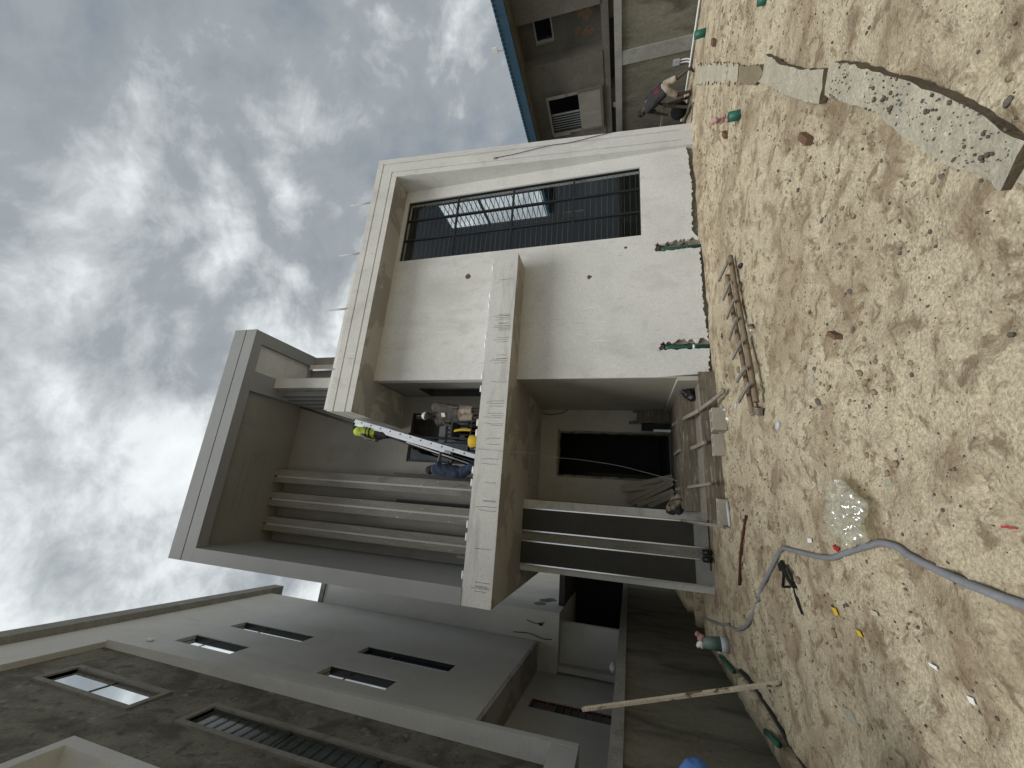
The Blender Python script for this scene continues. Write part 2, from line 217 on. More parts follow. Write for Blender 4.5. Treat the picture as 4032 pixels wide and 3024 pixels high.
# ------------------------------------------------------------------ mesh helpers
class MB:
    def __init__(s): s.v = []; s.f = []
    def add(s, vs, fs):
        o = len(s.v); s.v.extend([tuple(float(c) for c in q) for q in vs]); s.f.extend([tuple(i + o for i in q) for q in fs]); return s
    def box(s, x0, x1, y0, y1, z0, z1):
        return s.add([(x0, y0, z0), (x1, y0, z0), (x1, y1, z0), (x0, y1, z0), (x0, y0, z1), (x1, y0, z1), (x1, y1, z1), (x0, y1, z1)],
                     [(0, 3, 2, 1), (4, 5, 6, 7), (0, 1, 5, 4), (1, 2, 6, 5), (2, 3, 7, 6), (3, 0, 4, 7)])
    def beam(s, p0, p1, w, t, up=(0, 0, 1), seg=1, bend=0.0):
        p0 = Vector(p0); p1 = Vector(p1); d = (p1 - p0).normalized(); u = Vector(up)
        a = d.cross(u)
        if a.length < 1e-4: a = d.cross(Vector((1, 0, 0)))
        a.normalize(); b = a.cross(d).normalized(); vs = []; fs = []
        for i in range(seg + 1):
            q = p0.lerp(p1, i / seg) + b * bend * math.sin(math.pi * i / seg)
            vs += [q + a * w / 2 + b * t / 2, q - a * w / 2 + b * t / 2, q - a * w / 2 - b * t / 2, q + a * w / 2 - b * t / 2]
        for i in range(seg):
            o = i * 4
            for k in range(4): fs.append((o + k, o + (k + 1) % 4, o + 4 + (k + 1) % 4, o + 4 + k))
        fs += [(3, 2, 1, 0), (seg * 4, seg * 4 + 1, seg * 4 + 2, seg * 4 + 3)]
        return s.add(vs, fs)
    def tube(s, path, r, n=8, cap=True, hollow=False):
        P = [Vector(q) for q in path]; vs = []; fs = []; prev = None
        for i, q in enumerate(P):
            d = (P[min(i + 1, len(P) - 1)] - P[max(i - 1, 0)]).normalized()
            if prev is None:
                a = d.cross(Vector((0, 0, 1)))
                if a.length < 1e-3: a = d.cross(Vector((1, 0, 0)))
            else: a = prev - d * prev.dot(d)
            a.normalize(); prev = a; b = d.cross(a); rr = r[i] if isinstance(r, (list, tuple)) else r
            for k in range(n):
                t = 2 * math.pi * k / n; vs.append(q + a * rr * math.cos(t) + b * rr * math.sin(t))
        m = len(P)
        for i in range(m - 1):
            for k in range(n): fs.append((i * n + k, i * n + (k + 1) % n, (i + 1) * n + (k + 1) % n, (i + 1) * n + k))
        if cap: fs += [tuple(range(n))[::-1], tuple(range((m - 1) * n, m * n))]
        return s.add(vs, fs)
    def ball(s, c, r, n=8, m=6, sq=(1, 1, 1)):
        vs = [(c[0], c[1], c[2] + r * sq[2])]; fs = []
        for i in range(1, m):
            t = math.pi * i / m
            for k in range(n):
                p = 2 * math.pi * k / n; vs.append((c[0] + r * sq[0] * math.sin(t) * math.cos(p), c[1] + r * sq[1] * math.sin(t) * math.sin(p), c[2] + r * sq[2] * math.cos(t)))
        vs.append((c[0], c[1], c[2] - r * sq[2])); last = len(vs) - 1
        for k in range(n): fs.append((0, 1 + k, 1 + (k + 1) % n)); fs.append((last, last - n + (k + 1) % n, last - n + k))
        for i in range(m - 2):
            for k in range(n):
                a = 1 + i * n + k; b = 1 + i * n + (k + 1) % n; fs.append((a, a + n, b + n, b))
        return s.add(vs, fs)
    def cap(s, p0, p1, r0, r1, n=10): s.tube([p0, p1], [r0, r1], n); s.ball(p0, r0, n, 6); s.ball(p1, r1, n, 6); return s
    def prism(s, poly, z0, z1, axis='z'):
        n = len(poly)
        a = sum(poly[i][0] * poly[(i + 1) % n][1] - poly[(i + 1) % n][0] * poly[i][1] for i in range(n))
        if a < 0: poly = poly[::-1]
        f = {'z': lambda p, q: (p[0], p[1], q), 'y': lambda p, q: (p[0], q, p[1]), 'x': lambda p, q: (q, p[0], p[1])}[axis]
        vs = [f(p, z0) for p in poly] + [f(p, z1) for p in poly]
        fs = [tuple(range(n))[::-1], tuple(range(n, 2 * n))] + [(i, (i + 1) % n, n + (i + 1) % n, n + i) for i in range(n)]
        if axis == 'y': fs = [q[::-1] for q in fs]
        return s.add(vs, fs)
    def slab(s, axis, d0, d1, u0, u1, v0, v1, holes=()):
        us = sorted({u0, u1, *[h[0] for h in holes], *[h[1] for h in holes]}); vs_ = sorted({v0, v1, *[h[2] for h in holes], *[h[3] for h in holes]})
        us = [u for u in us if u0 <= u <= u1]; vs_ = [q for q in vs_ if v0 <= q <= v1]
        def solid(i, j):
            if i < 0 or j < 0 or i >= len(us) - 1 or j >= len(vs_) - 1: return False
            cu = (us[i] + us[i + 1]) / 2; cv = (vs_[j] + vs_[j + 1]) / 2
            return not any(h[0] < cu < h[1] and h[2] < cv < h[3] for h in holes)
        f = {'y': lambda d, u, q: (u, d, q), 'x': lambda d, u, q: (d, u, q), 'z': lambda d, u, q: (u, q, d)}[axis]
        for i in range(len(us) - 1):
            for j in range(len(vs_) - 1):
                if not solid(i, j): continue
                a, b, c, e = us[i], us[i + 1], vs_[j], vs_[j + 1]
                s.add([f(d0, a, c), f(d0, b, c), f(d0, b, e), f(d0, a, e)], [(0, 1, 2, 3)]); s.add([f(d1, a, c), f(d1, b, c), f(d1, b, e), f(d1, a, e)], [(3, 2, 1, 0)])
                if not solid(i - 1, j): s.add([f(d0, a, c), f(d1, a, c), f(d1, a, e), f(d0, a, e)], [(0, 1, 2, 3)])
                if not solid(i + 1, j): s.add([f(d0, b, c), f(d1, b, c), f(d1, b, e), f(d0, b, e)], [(3, 2, 1, 0)])
                if not solid(i, j - 1): s.add([f(d0, a, c), f(d1, a, c), f(d1, b, c), f(d0, b, c)], [(3, 2, 1, 0)])
                if not solid(i, j + 1): s.add([f(d0, a, e), f(d1, a, e), f(d1, b, e), f(d0, b, e)], [(0, 1, 2, 3)])
        return s
    def xf(s, fn): s.v = [tuple(fn(q)) for q in s.v]; return s
    def mesh(s, name, off=(0, 0, 0)):
        me = bpy.data.meshes.new(name); me.from_pydata([(a - off[0], b - off[1], c - off[2]) for a, b, c in s.v], [], s.f); me.update()
        bm = bmesh.new(); bm.from_mesh(me); bmesh.ops.remove_doubles(bm, verts=bm.verts, dist=1e-5); bmesh.ops.recalc_face_normals(bm, faces=bm.faces); bm.to_mesh(me); bm.free()
        return me
ROOT = {}
def base(o):
    return ROOT.get(o.name, (0, 0, 0)) if o else (0, 0, 0)
def thing(name, label, cat, loc=(0, 0, 0), group=None):
    o = bpy.data.objects.new(name, None); COL.objects.link(o); o.location = loc; o.empty_display_size = 0.1
    o['label'] = label; o['category'] = cat
    if group: o['group'] = group
    ROOT[o.name] = tuple(loc); return o
def part(name, mb, m, parent=None, smooth=False, label=None, kind=None, cat=None, group=None, loc=None):
    off = base(parent) if parent else (loc or (0, 0, 0))
    me = mb.mesh(name, off); me.materials.append(M[m] if isinstance(m, str) else m)
    if smooth: me.polygons.foreach_set('use_smooth', [True] * len(me.polygons))
    o = bpy.data.objects.new(name, me); COL.objects.link(o)
    if parent: o.parent = parent; ROOT[o.name] = off
    else: o.location = off; ROOT[o.name] = off
    if label: o['label'] = label
    if kind: o['kind'] = kind
    if cat: o['category'] = cat
    if group: o['group'] = group
    return o
def cen(pts):
    a = np.array(pts, float); return (float(a[:, 0].mean()), float(a[:, 1].mean()), float(a[:, 2].min()))
def single(name, mb, m, label, cat, group=None, smooth=False):
    return part(name, mb, m, None, smooth, label, None, cat, group, cen(mb.v))
def vdisp(me, fn):
    k = len(me.vertices); a = np.empty(k * 3, np.float32); b = np.empty(k * 3, np.float32)
    me.vertices.foreach_get('co', a); me.vertices.foreach_get('normal', b); a = a.reshape(-1, 3); b = b.reshape(-1, 3)
    a += b * np.array([fn(Vector(q)) for q in a], np.float32)[:, None]
    me.vertices.foreach_set('co', a.ravel()); me.update()
SCR = bpy.data.scenes.new('scratch')
def remesh(o, vox, smooth=4, fac=0.6, disp=None):
    m = o.modifiers.new('r', 'REMESH'); m.mode = 'VOXEL'; m.voxel_size = vox; m.use_smooth_shade = True
    if smooth: q = o.modifiers.new('s', 'SMOOTH'); q.iterations = smooth; q.factor = fac
    par = o.parent; o.parent = None
    SCR.collection.objects.link(o); VL = SCR.view_layers[0]; VL.update(); me = bpy.data.meshes.new_from_object(o.evaluated_get(VL.depsgraph)); SCR.collection.objects.unlink(o); o.parent = par
    o.modifiers.clear(); old = o.data; mt = old.materials[0]; o.data = me
    if not me.materials: me.materials.append(mt)
    bpy.data.meshes.remove(old)
    if disp:
        amp, sc = disp
        vdisp(me, lambda q: amp * mnoise.noise(q * sc))
    return o
def curve(pts, n=8):
    P = [Vector(p) for p in pts]; out = []
    for i in range(len(P) - 1):
        a, b, c, d = P[max(i - 1, 0)], P[i], P[i + 1], P[min(i + 2, len(P) - 1)]
        for k in range(n):
            t = k / n; out.append(0.5 * ((2 * b) + (c - a) * t + (2 * a - 5 * b + 4 * c - d) * t * t + (3 * b - a - 3 * c + d) * t ** 3))
    out.append(P[-1]); return out

# ------------------------------------------------------------------ ground
def vnoise(x, y, seed):
    xi = np.floor(x).astype(int); yi = np.floor(y).astype(int); xf = x - xi; yf = y - yi
    def h(a, b):
        q = (a * 374761393 + b * 668265263 + seed * 1442695041) & 0xffffffff
        q = ((q ^ (q >> 13)) * 1274126177) & 0xffffffff
        return ((q ^ (q >> 16)) & 0xffff) / 65535.0
    u = xf * xf * (3 - 2 * xf); w = yf * yf * (3 - 2 * yf)
    return (h(xi, yi) * (1 - u) + h(xi + 1, yi) * u) * (1 - w) + (h(xi, yi + 1) * (1 - u) + h(xi + 1, yi + 1) * u) * w - 0.5
PRINTS = []
for _ in range(360):
    PRINTS.append((rng.uniform(-2.3, 7.5), rng.uniform(1.2, 7.0), rng.uniform(0, math.pi), rng.uniform(0.08, 0.17), rng.uniform(0.035, 0.06), rng.uniform(0.012, 0.03)))
def ground_h(x, y):
    z = 0.05 * vnoise(x * 0.6, y * 0.6, 1) + 0.035 * vnoise(x * 1.9, y * 1.9, 2) + 0.018 * vnoise(x * 4.3, y * 4.3, 3) + 0.011 * vnoise(x * 9, y * 9, 4) + 0.008 * vnoise(x * 17, y * 17, 5)
    z -= 0.035 * np.clip(vnoise(x * 2.6 + 9, y * 2.6, 6) - 0.18, 0, 1) * 3
    ch = np.clip((vnoise(x * 0.9 + 3, y * 0.9 + 7, 8) + 0.12) * 4, 0, 1)
    z += ch * (0.03 * np.abs(vnoise(x * 7, y * 7, 9)) + 0.03 * np.abs(vnoise(x * 13, y * 13, 10)) - 0.013)
    for (px, py, a, l, w, d) in PRINTS:
        dx = x - px; dy = y - py; m = (np.abs(dx) < 0.35) & (np.abs(dy) < 0.35)
        if not m.any(): continue
        u = dx[m] * math.cos(a) + dy[m] * math.sin(a); q = -dx[m] * math.sin(a) + dy[m] * math.cos(a)
        r = np.sqrt((u / l) ** 2 + (q / w) ** 2)
        z[m] += -d * np.clip(1.15 - r, 0, 1) + d * 0.5 * np.exp(-((r - 1.25) / 0.22) ** 2)
    # narrow pipe trench at the foot of the left boundary wall
    tx = -2.25 + 0.04 * np.sin(y * 2.1); t = np.clip(1 - np.abs(x - tx) / 0.085, 0, 1) * ((y > 3.5) & (y < 7.6))
    z -= 0.14 * np.clip(t * 1.8, 0, 1)
    # two open channels across the passage
    for (y0, y1) in ((9.95, 10.95), (11.3, 12.35)):
        m = (y > y0) & (y < y1) & (x > -2.6) & (x < -1.5); z[m] -= 0.55
    # loose bank against the wall foot on the right
    z += 0.05 * np.clip(1 - np.abs(y - 7.5) / 0.35, 0, 1) * (x > 5.4) * (x < 8.4)
    return z
GC = {}
def gz(x, y):
    k = (round(float(x), 3), round(float(y), 3))
    if k not in GC: GC[k] = float(ground_h(np.array([k[0]]), np.array([k[1]]))[0])
    return GC[k]
xs = np.concatenate([np.array([-400, -150, -60, -25, -12, -8, -5, -4]), np.arange(-3.2, 6.0, 0.032), np.arange(6.0, 10.3, 0.06), np.array([10.6, 12, 15, 20, 40, 80, 200, 400])])
ys = np.concatenate([np.array([-400, -150, -50, -20, -8, -3, -1, 0, 0.5, 0.9]), np.arange(1.15, 7.7, 0.032), np.arange(7.75, 13.0, 0.10), np.array([14, 16, 20, 26, 40, 80, 200, 400])])
gx, gy = np.meshgrid(xs, ys); zz = ground_h(gx.ravel(), gy.ravel())
far = (np.abs(gx.ravel()) > 20) | (gy.ravel() > 20) | (gy.ravel() < -3); zz[far] = 0
me = bpy.data.meshes.new('ground'); nx, ny = len(xs), len(ys)
me.vertices.add(nx * ny); me.vertices.foreach_set('co', np.stack([gx.ravel(), gy.ravel(), zz], 1).ravel())
ii = (np.arange(ny - 1)[:, None] * nx + np.arange(nx - 1)[None, :]).ravel()
q = np.stack([ii, ii + 1, ii + nx + 1, ii + nx], 1).ravel()
me.loops.add(len(q)); me.loops.foreach_set('vertex_index', q); me.polygons.add(len(ii)); me.polygons.foreach_set('loop_start', np.arange(len(ii)) * 4)
me.polygons.foreach_set('use_smooth', [True] * len(ii)); me.update(); me.validate()
M['sand'] = mat('sand', (0.445, 0.39, 0.278), (0.385, 0.333, 0.235), scale=0.55, bscale=42, bump=0.9, bump2=9, fine=0.4, spec=0.1,
                stain=[(0.75, (0.48, 0.62), (0.26, 0.205, 0.135), (1, 1, 1), 0.68), (2.3, (0.50, 0.62), (0.20, 0.15, 0.095), (1, 1, 1), 0.74), (6.5, (0.54, 0.64), (0.165, 0.122, 0.077), (1, 1, 1), 0.8), (19, (0.59, 0.68), (0.165, 0.125, 0.08), (1, 1, 1), 0.75), (34, (0.69, 0.73), (0.55, 0.52, 0.43), (1, 1, 1), 0.75)],
                speck=(22, 0.07, (0.10, 0.08, 0.06), 0.8))
me.materials.append(M['sand'])
ground = bpy.data.objects.new('ground', me); COL.objects.link(ground); ground['kind'] = 'structure'

# ------------------------------------------------------------------ the main building
HB = thing('unfinished_house', 'unfinished two-storey house in bare grey plaster with tall window, canopy and balcony', 'house', (3.3, 7.5, 0))
def F(z): return 7.45 - 0.0715 * z
# front wall: plaster with window opening and two pipe chases
WIN = (5.635, 7.485, 1.19, 7.16)
ch1 = (5.17, 5.40, 0.0, 0.88); ch2 = (2.95, 3.13, 0.0, 0.86)
part('front_wall', MB().slab('y', 7.5, 7.7, 2.4, 8.0, 1.0, 7.45, [WIN]), 'plaster', HB)
part('wall_core', MB().slab('y', 7.56, 7.7, 2.4, 8.0, 0.26, 1.0, [(ch1[0], ch1[1], 0, ch1[3]), (ch2[0], ch2[1], 0, ch2[3])]), 'foundation', HB)
def jag_wall():
    """front skin of the lowest metre: ragged foot and two crumbled pipe chases cut as one outline"""
    zl = lambda x: float(np.interp(x, [2.4, 3.1, 4.0, 5.0, 5.4, 5.6, 6.2, 6.7, 7.4, 8.0], [0.06, 0.03, 0.08, 0.07, 0.06, 0.17, 0.16, 0.12, 0.15, 0.2])) + rng.uniform(-.022, .022)
    mb = MB(); segs = [(2.4, 2.96), (3.09, 5.19), (5.36, 8.0)]
    for i, (a, b) in enumerate(segs):
        pts = [(a, 1.0), (b, 1.0)]; z = 0.95
        if i < 2:
            while z > 0.12: pts.append((b + (rng.uniform(-.02, .012) if z < .9 else 0), z)); z -= rng.uniform(.03, .06)
        x = b
        while x > a + .02: pts.append((x, zl(x))); x -= rng.uniform(.02, .055)
        z = 0.1
        if i > 0:
            while z < 0.95: pts.append((a + (rng.uniform(-.012, .05) + (.035 if .25 < z < .6 else 0) + (.06 if z < .2 else 0) if z < .88 else 0), z)); z += rng.uniform(.03, .06)
        mb.prism(pts, 7.5, 7.559, 'y')
    mb.prism([(2.96, 1.0), (3.09, 1.0), (3.09, .90), (3.05, .88), (3.0, .93), (2.96, .90)], 7.5, 7.559, 'y'); mb.prism([(5.19, 1.0), (5.36, 1.0), (5.36, .93), (5.31, .90), (5.24, .94), (5.19, .91)], 7.5, 7.559, 'y')
    return mb
part('plaster_edge', jag_wall(), 'plaster', HB)
part('foundation', MB().box(2.42, 8.3, 7.56, 7.9, -0.5, 0.26).box(ch1[0] - .1, ch1[1] + .1, 7.61, 7.69, 0.2, 1.0).box(ch2[0] - .1, ch2[1] + .1, 7.61, 7.69, 0.2, 1.0), 'foundation', HB)
for (a, b, z0, zt) in (ch1, ch2):                       # crumbled inner rims of the chases
    mb = MB()
    for side in (a, b):
        z = 0.0; pts = []
        sgn = 1 if side == a else -1
        out = [(side - sgn * 0.01, 0.0)]
        while z < zt + 0.02: out.append((side + sgn * rng.uniform(0.005, 0.05), z)); z += rng.uniform(0.03, 0.07)
        out.append((side - sgn * 0.01, zt + .02)); mb.prism(out, 7.562, 7.60, 'y')
    mb.prism([(a, zt + .01), (a + .04, zt - .05), ((a + b) / 2, zt - .03), (b - .03, zt - .06), (b, zt + .01)], 7.562, 7.60, 'y')
    part('chase_rim', mb, 'foundation', HB)
for x in (5.245, 3.02):
    p = part('waste_pipe', MB().tube([(x, 7.545, -0.3), (x, 7.545, 0.74), (x, 7.56, 0.79)], 0.042, 14), 'green', HB, True)
    part('pipe_collar', MB().tube([(x, 7.545, 0.27), (x, 7.545, 0.31)], 0.045, 14), 'white' if x < 4 else 'green', p, True)
for (x, z, r) in ((4.71, 2.29, 0.055), (5.36, 1.52, 0.035), (5.0, 5.16, 0.075)):   # putlog holes as flat patches, their inner shade put into the colour
    pts = [(x + r * rng.uniform(.7, 1.2) * math.cos(t), z + r * rng.uniform(.7, 1.2) * math.sin(t)) for t in np.linspace(0, 6.28, 9)[:-1]]
    part('hole_shade_patch', MB().prism(pts, 7.4975, 7.52, 'y'), 'dirt_shade', HB)
for (x, z, dx, dz) in ((4.0, 2.05, -.05, .34), (3.62, 1.9, .02, .17), (3.20, 1.92, .0, .28), (2.85, 2.3, .0, .08), (2.72, 2.6, .02, .07), (3.35, 2.42, .03, .1), (3.2, 2.9, -.02, .06), (3.6, 3.0, .01, .08), (2.65, 1.75, .0, .06), (4.3, 2.7, .02, .05), (2.9, 5.6, .02, .12), (3.6, 6.1, -.02, .08), (3.1, 4.9, .01, .06)):
    part('scratch', MB().beam((x, 7.4985, z), (x + dx, 7.4985, z + dz), rng.uniform(.008, .016), .003, up=(0, 1, 0)), 'white', HB)
# projecting portal frame that leans out towards the top
prof = [(0, 0), (.15, 0), (.15, .022), (.18, .022), (.18, 0), (.44, 0), (.44, .022), (.47, .022), (.47, 0), (.61, 0)]
vs = []; fs = []; n = len(prof)
for st in range(4):
    for (w, d) in prof:
        z = 7.88 - w
        vs.append([(8.45 - w, F(.28) + d, .28), (8.45 - w, F(z) + d, z), (1.52 + d, F(z) + d, z), (1.52 + d, 9.3, z)][st])
for st in range(3):
    for k in range(n - 1): fs.append((st * n + k, st * n + k + 1, (st + 1) * n + k + 1, (st + 1) * n + k))
fr = MB().add(vs, fs)
fr.add([(8.45, F(.28), .28), (8.45, F(7.88), 7.88), (8.45, 7.8, 7.88), (8.45, 7.8, .28)], [(0, 1, 2, 3)])
fr.add([(8.45, F(7.88), 7.88), (1.52, F(7.88), 7.88), (1.52, 9.3, 7.88), (8.45, 9.3, 7.88)], [(0, 1, 2, 3)])
fr.add([(7.84, F(.28), .28), (7.84, F(7.27), 7.27), (7.84, 7.6, 7.27), (7.84, 7.6, .28)], [(0, 1, 2, 3)])
part('portal_frame', fr, 'plaster', HB)
part('frame_foot', MB().add([(7.84, F(-.2), -.2), (8.45, F(-.2), -.2), (8.45, 7.8, -.2), (7.84, 7.8, -.2), (7.84, F(.28), .28), (8.45, F(.28), .28), (8.45, 7.8, .28), (7.84, 7.8, .28)],
     [(0, 3, 2, 1), (4, 5, 6, 7), (0, 1, 5, 4), (1, 2, 6, 5), (2, 3, 7, 6), (3, 0, 4, 7)]), 'plaster', HB)
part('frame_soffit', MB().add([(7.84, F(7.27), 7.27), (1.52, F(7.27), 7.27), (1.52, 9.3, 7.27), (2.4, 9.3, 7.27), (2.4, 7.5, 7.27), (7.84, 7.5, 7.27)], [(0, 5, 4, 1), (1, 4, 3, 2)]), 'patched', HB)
part('parapet', MB().box(1.6, 5.16, 7.12, 7.3, 7.88, 8.17).box(1.6, 5.12, 7.06, 7.12, 7.88, 8.10), 'plaster', HB)
for x in (7.27, 5.70, 4.13, 2.56):
    part('steel_stub', MB().tube([(x, 7.08, 7.8), (x - 0.012, 7.07, 8.66)], 0.024, 10), 'galv', HB, True)
part('junction_box', MB().box(8.04, 8.09, F(4.6) - 0.02, F(4.6) + 0.01, 4.58, 4.66), 'foundation', HB)
w = curve([(8.07, F(4.6) - .02, 4.6), (8.12, F(4.1) - .02, 4.1), (8.24, F(3.3) - .03, 3.3), (8.27, F(2.8) - .02, 2.8), (8.37, F(2.2) - .02, 2.2), (8.45, F(1.7) - .02, 1.75)], 5)
part('loose_wire', MB().tube(w, 0.007, 5), 'black', HB)
# shell behind the front
SWIN = [(8.56, 9.80, 3.66, 7.05), (9.50, 9.78, 2.68, 3.34)]
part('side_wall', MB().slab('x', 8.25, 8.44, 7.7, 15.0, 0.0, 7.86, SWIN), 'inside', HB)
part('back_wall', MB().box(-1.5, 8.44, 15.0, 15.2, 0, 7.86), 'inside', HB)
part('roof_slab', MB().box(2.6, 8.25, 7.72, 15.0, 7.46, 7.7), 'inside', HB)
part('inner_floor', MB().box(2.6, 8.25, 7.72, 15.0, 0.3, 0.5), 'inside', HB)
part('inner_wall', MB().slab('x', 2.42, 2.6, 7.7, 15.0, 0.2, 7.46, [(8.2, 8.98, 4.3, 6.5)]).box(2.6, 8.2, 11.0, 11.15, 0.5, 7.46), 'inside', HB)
# tall window
wn_ = part('window', MB().slab('y', 7.54, 7.60, WIN[0], WIN[1], WIN[2], WIN[3], [(a + .02, b - .02, c + .02, d - .02) for a, b in ((5.635, 6.29), (6.29, 6.91), (6.91, 7.485)) for c, d in ((1.19, 2.69), (2.69, 4.2), (4.2, 5.71), (5.71, 7.16))]), 'alu_dark', HB)
for a, b in ((5.655, 6.27), (6.31, 6.89), (6.93, 7.465)):
    for c, d in ((1.21, 2.67), (2.71, 4.18), (4.22, 5.69), (5.73, 7.14)):
        part('pane', MB().box(a, b, 7.566, 7.572, c, d), 'glass', wn_)
bar = None
z = 1.28
while z < 7.12:
    if bar is None: bar = part('window_bar', MB().box(WIN[0], WIN[1], 7.655, 7.665, -0.005, 0.005), 'louvre', wn_); bz = z
    o = bar if z == bz else bar.copy()
    if o is not bar: COL.objects.link(o)
    o.location.z = z; z += 0.128
sw = part('side_window', MB().slab('x', 8.33, 8.37, 8.56, 9.80, 3.66, 7.05, [(8.6, 9.14, 3.7, 5.62), (9.2, 9.76, 3.7, 5.62), (8.6, 9.14, 5.7, 7.0), (9.2, 9.76, 5.7, 7.0)]), 'alu_dark', HB)
bar = None; z = 3.8
while z < 7.0:
    if bar is None: bar = part('side_bar', MB().box(8.28, 8.30, 8.56, 9.80, -0.011, 0.011), 'alu_dark', sw); bz = z
    o = bar if z == bz else bar.copy()
    if o is not bar: COL.objects.link(o)
    o.location.z = z; z += 0.165

# canopy and balcony floor
part('canopy', MB().box(2.41, 5.10, 6.95, 7.5, 3.767, 4.315).box(-1.84, 2.41, 6.95, 13.0, 3.767, 4.315), 'canopy', HB)
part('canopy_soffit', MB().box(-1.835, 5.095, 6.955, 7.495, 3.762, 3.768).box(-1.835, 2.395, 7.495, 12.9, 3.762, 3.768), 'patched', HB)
for x in (4.83, 4.15, 3.91, 3.2, 3.0, 2.3, 2.04, 1.35, 1.15, 0.44, 0.21, -0.53, -0.74, -1.37):
    part('pipe_stub', MB().tube([(x - 0.065, 6.985, 4.338), (x + 0.065, 6.985, 4.338)], 0.025, 10), 'white', HB, True)
for gx_, k_ in ((3.62, 5), (3.36, 7), (3.1, 3), (2.70, 3), (2.62, 2), (1.75, 3), (1.5, 3), (1.32, 2), (1.02, 2), (0.65, 2), (-0.18, 2), (-0.26, 2), (-0.85, 1), (-1.52, 3), (-1.58, 2), (4.45, 1), (2.15, 1), (0.2, 1)):
    mb = MB()
    for _ in range(k_):
        x = gx_ + rng.uniform(-.09, .09); z0 = rng.uniform(3.80, 3.86); z1 = rng.uniform(4.05, 4.22)
        mb.tube([(x, 6.948, z0), (x + rng.uniform(-.008, .008), 6.948, (z0 + z1) / 2), (x + rng.uniform(-.012, .012), 6.948, z1)], 0.0032, 4)
    part('score_mark', mb, 'stone', HB)  # thin dark tubes drawn for scratch and stain lines on the canopy front
# tall left volume: side fin, roof, soffit coffers, back wall
part('side_fin', MB().box(-1.84, -1.56, 6.94, 9.2, 4.316, 10.598), 'cool', HB)
part('roof', MB().box(-1.84, 3.65, 7.0, 12.5, 10.72, 11.32), 'cool', HB)
part('roof_fascia', MB().box(-1.84, 3.65, 6.94, 6.998, 10.6, 10.925).box(-1.84, 3.65, 6.965, 6.998, 10.925, 10.955).box(-1.84, 3.65, 6.94, 6.998, 10.955, 11.32), 'cool', HB)
part('soffit_beam', MB().box(-1.838, 3.648, 7.0, 7.19, 10.602, 10.719).box(2.09, 2.6, 7.19, 12.4, 10.602, 10.719).box(3.33, 3.648, 7.19, 12.4, 10.602, 10.719).box(2.6, 3.33, 8.92, 12.4, 10.602, 10.719).box(-1.838, -1.54, 7.19, 9.0, 10.602, 10.719), 'cool', HB)
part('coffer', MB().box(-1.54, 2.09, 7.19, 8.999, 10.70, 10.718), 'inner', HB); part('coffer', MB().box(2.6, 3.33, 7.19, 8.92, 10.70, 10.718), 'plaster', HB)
for y in (7.62, 7.8, 8.21): part('soffit_joint', MB().box(-0.9, 0.6, y, y + 0.006, 10.696, 10.6995), 'foundation', HB)
BW = (0.69, 1.96, 4.35, 7.0)
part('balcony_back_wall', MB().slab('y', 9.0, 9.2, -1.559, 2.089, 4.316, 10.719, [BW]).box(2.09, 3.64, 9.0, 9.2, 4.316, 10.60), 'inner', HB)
part('inner_room', MB().box(-1.5, 2.4, 12.0, 12.2, 4.3, 10.7).box(-1.5, -1.3, 9.2, 12.0, 4.316, 10.6), 'inside', HB)
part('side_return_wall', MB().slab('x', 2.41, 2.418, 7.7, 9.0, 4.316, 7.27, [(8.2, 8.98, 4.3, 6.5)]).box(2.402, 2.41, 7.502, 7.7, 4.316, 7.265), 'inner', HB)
bwn = part('balcony_window', MB().slab('y', 9.03, 9.09, BW[0], BW[1], BW[2], BW[3], [(0.74, 1.30, 4.4, 6.95), (1.35, 1.91, 4.4, 6.95)]), 'alu_dark', HB)
for a, b in ((0.75, 1.29), (1.36, 1.90)): part('pane', MB().box(a, b, 9.055, 9.06, 4.41, 6.94), 'darkglass', bwn)
for z in np.arange(4.7, 6.9, 0.33): part('window_bar', MB().box(0.74, 1.91, 9.11, 9.13, z, z + .02), 'alu_dark', bwn)
for (a, b, g) in ((-0.065, 0.27, 0.085), (-0.67, -0.32, -0.50), (-1.28, -0.94, -1.12)):
    f_ = part('fin', MB().box(a, g - .022, 8.6, 8.998, 4.316, 10.699).box(g + .022, b, 8.6, 8.998, 4.316, 10.699), 'rawfin', HB)
    part('light_channel', MB().box(g - .0215, g + .0215, 8.612, 8.99, 4.316, 10.598), 'strip', f_)
part('column', MB().box(2.34, 2.6, 7.84, 8.1, 7.88, 10.601), 'plaster', HB)
for k in range(4):
    part('louvre_fin', MB().box(2.20 - k * 0.055, 2.33 - k * 0.03, 8.15 + k * 0.21, 8.27 + k * 0.21, 7.9, 10.6), 'cool', HB)
part('upper_pilaster', MB().box(2.75, 2.95, 8.85, 8.998, 7.88, 10.6).box(3.2, 3.35, 8.85, 8.998, 7.88, 10.6), 'plaster', HB)
# ground-floor pillar with dark cladding
part('pillar', MB().box(-1.47, -0.02, 8.8, 14.9, -0.6, 3.763), 'canopy', HB)
for (a, b) in ((-1.335, -0.88), (-0.67, -0.205)):
    p_ = part('cladding_panel', MB().box(a + .012, b - .012, 8.765, 8.799, 0.30, 3.76), 'panel', HB)
    for x in (a, b): part('edge_trim', MB().box(x - .012, x + .012, 8.752, 8.799, 0.06, 3.762), 'trim', p_)
    part('skirting', MB().box(a + .015, b - .015, 8.77, 8.799, -0.2, 0.29), 'coping', HB)
part('pillar_groove', MB().box(-0.866, -0.684, 8.785, 8.7995, -0.1, 3.76), 'rawfin', HB)
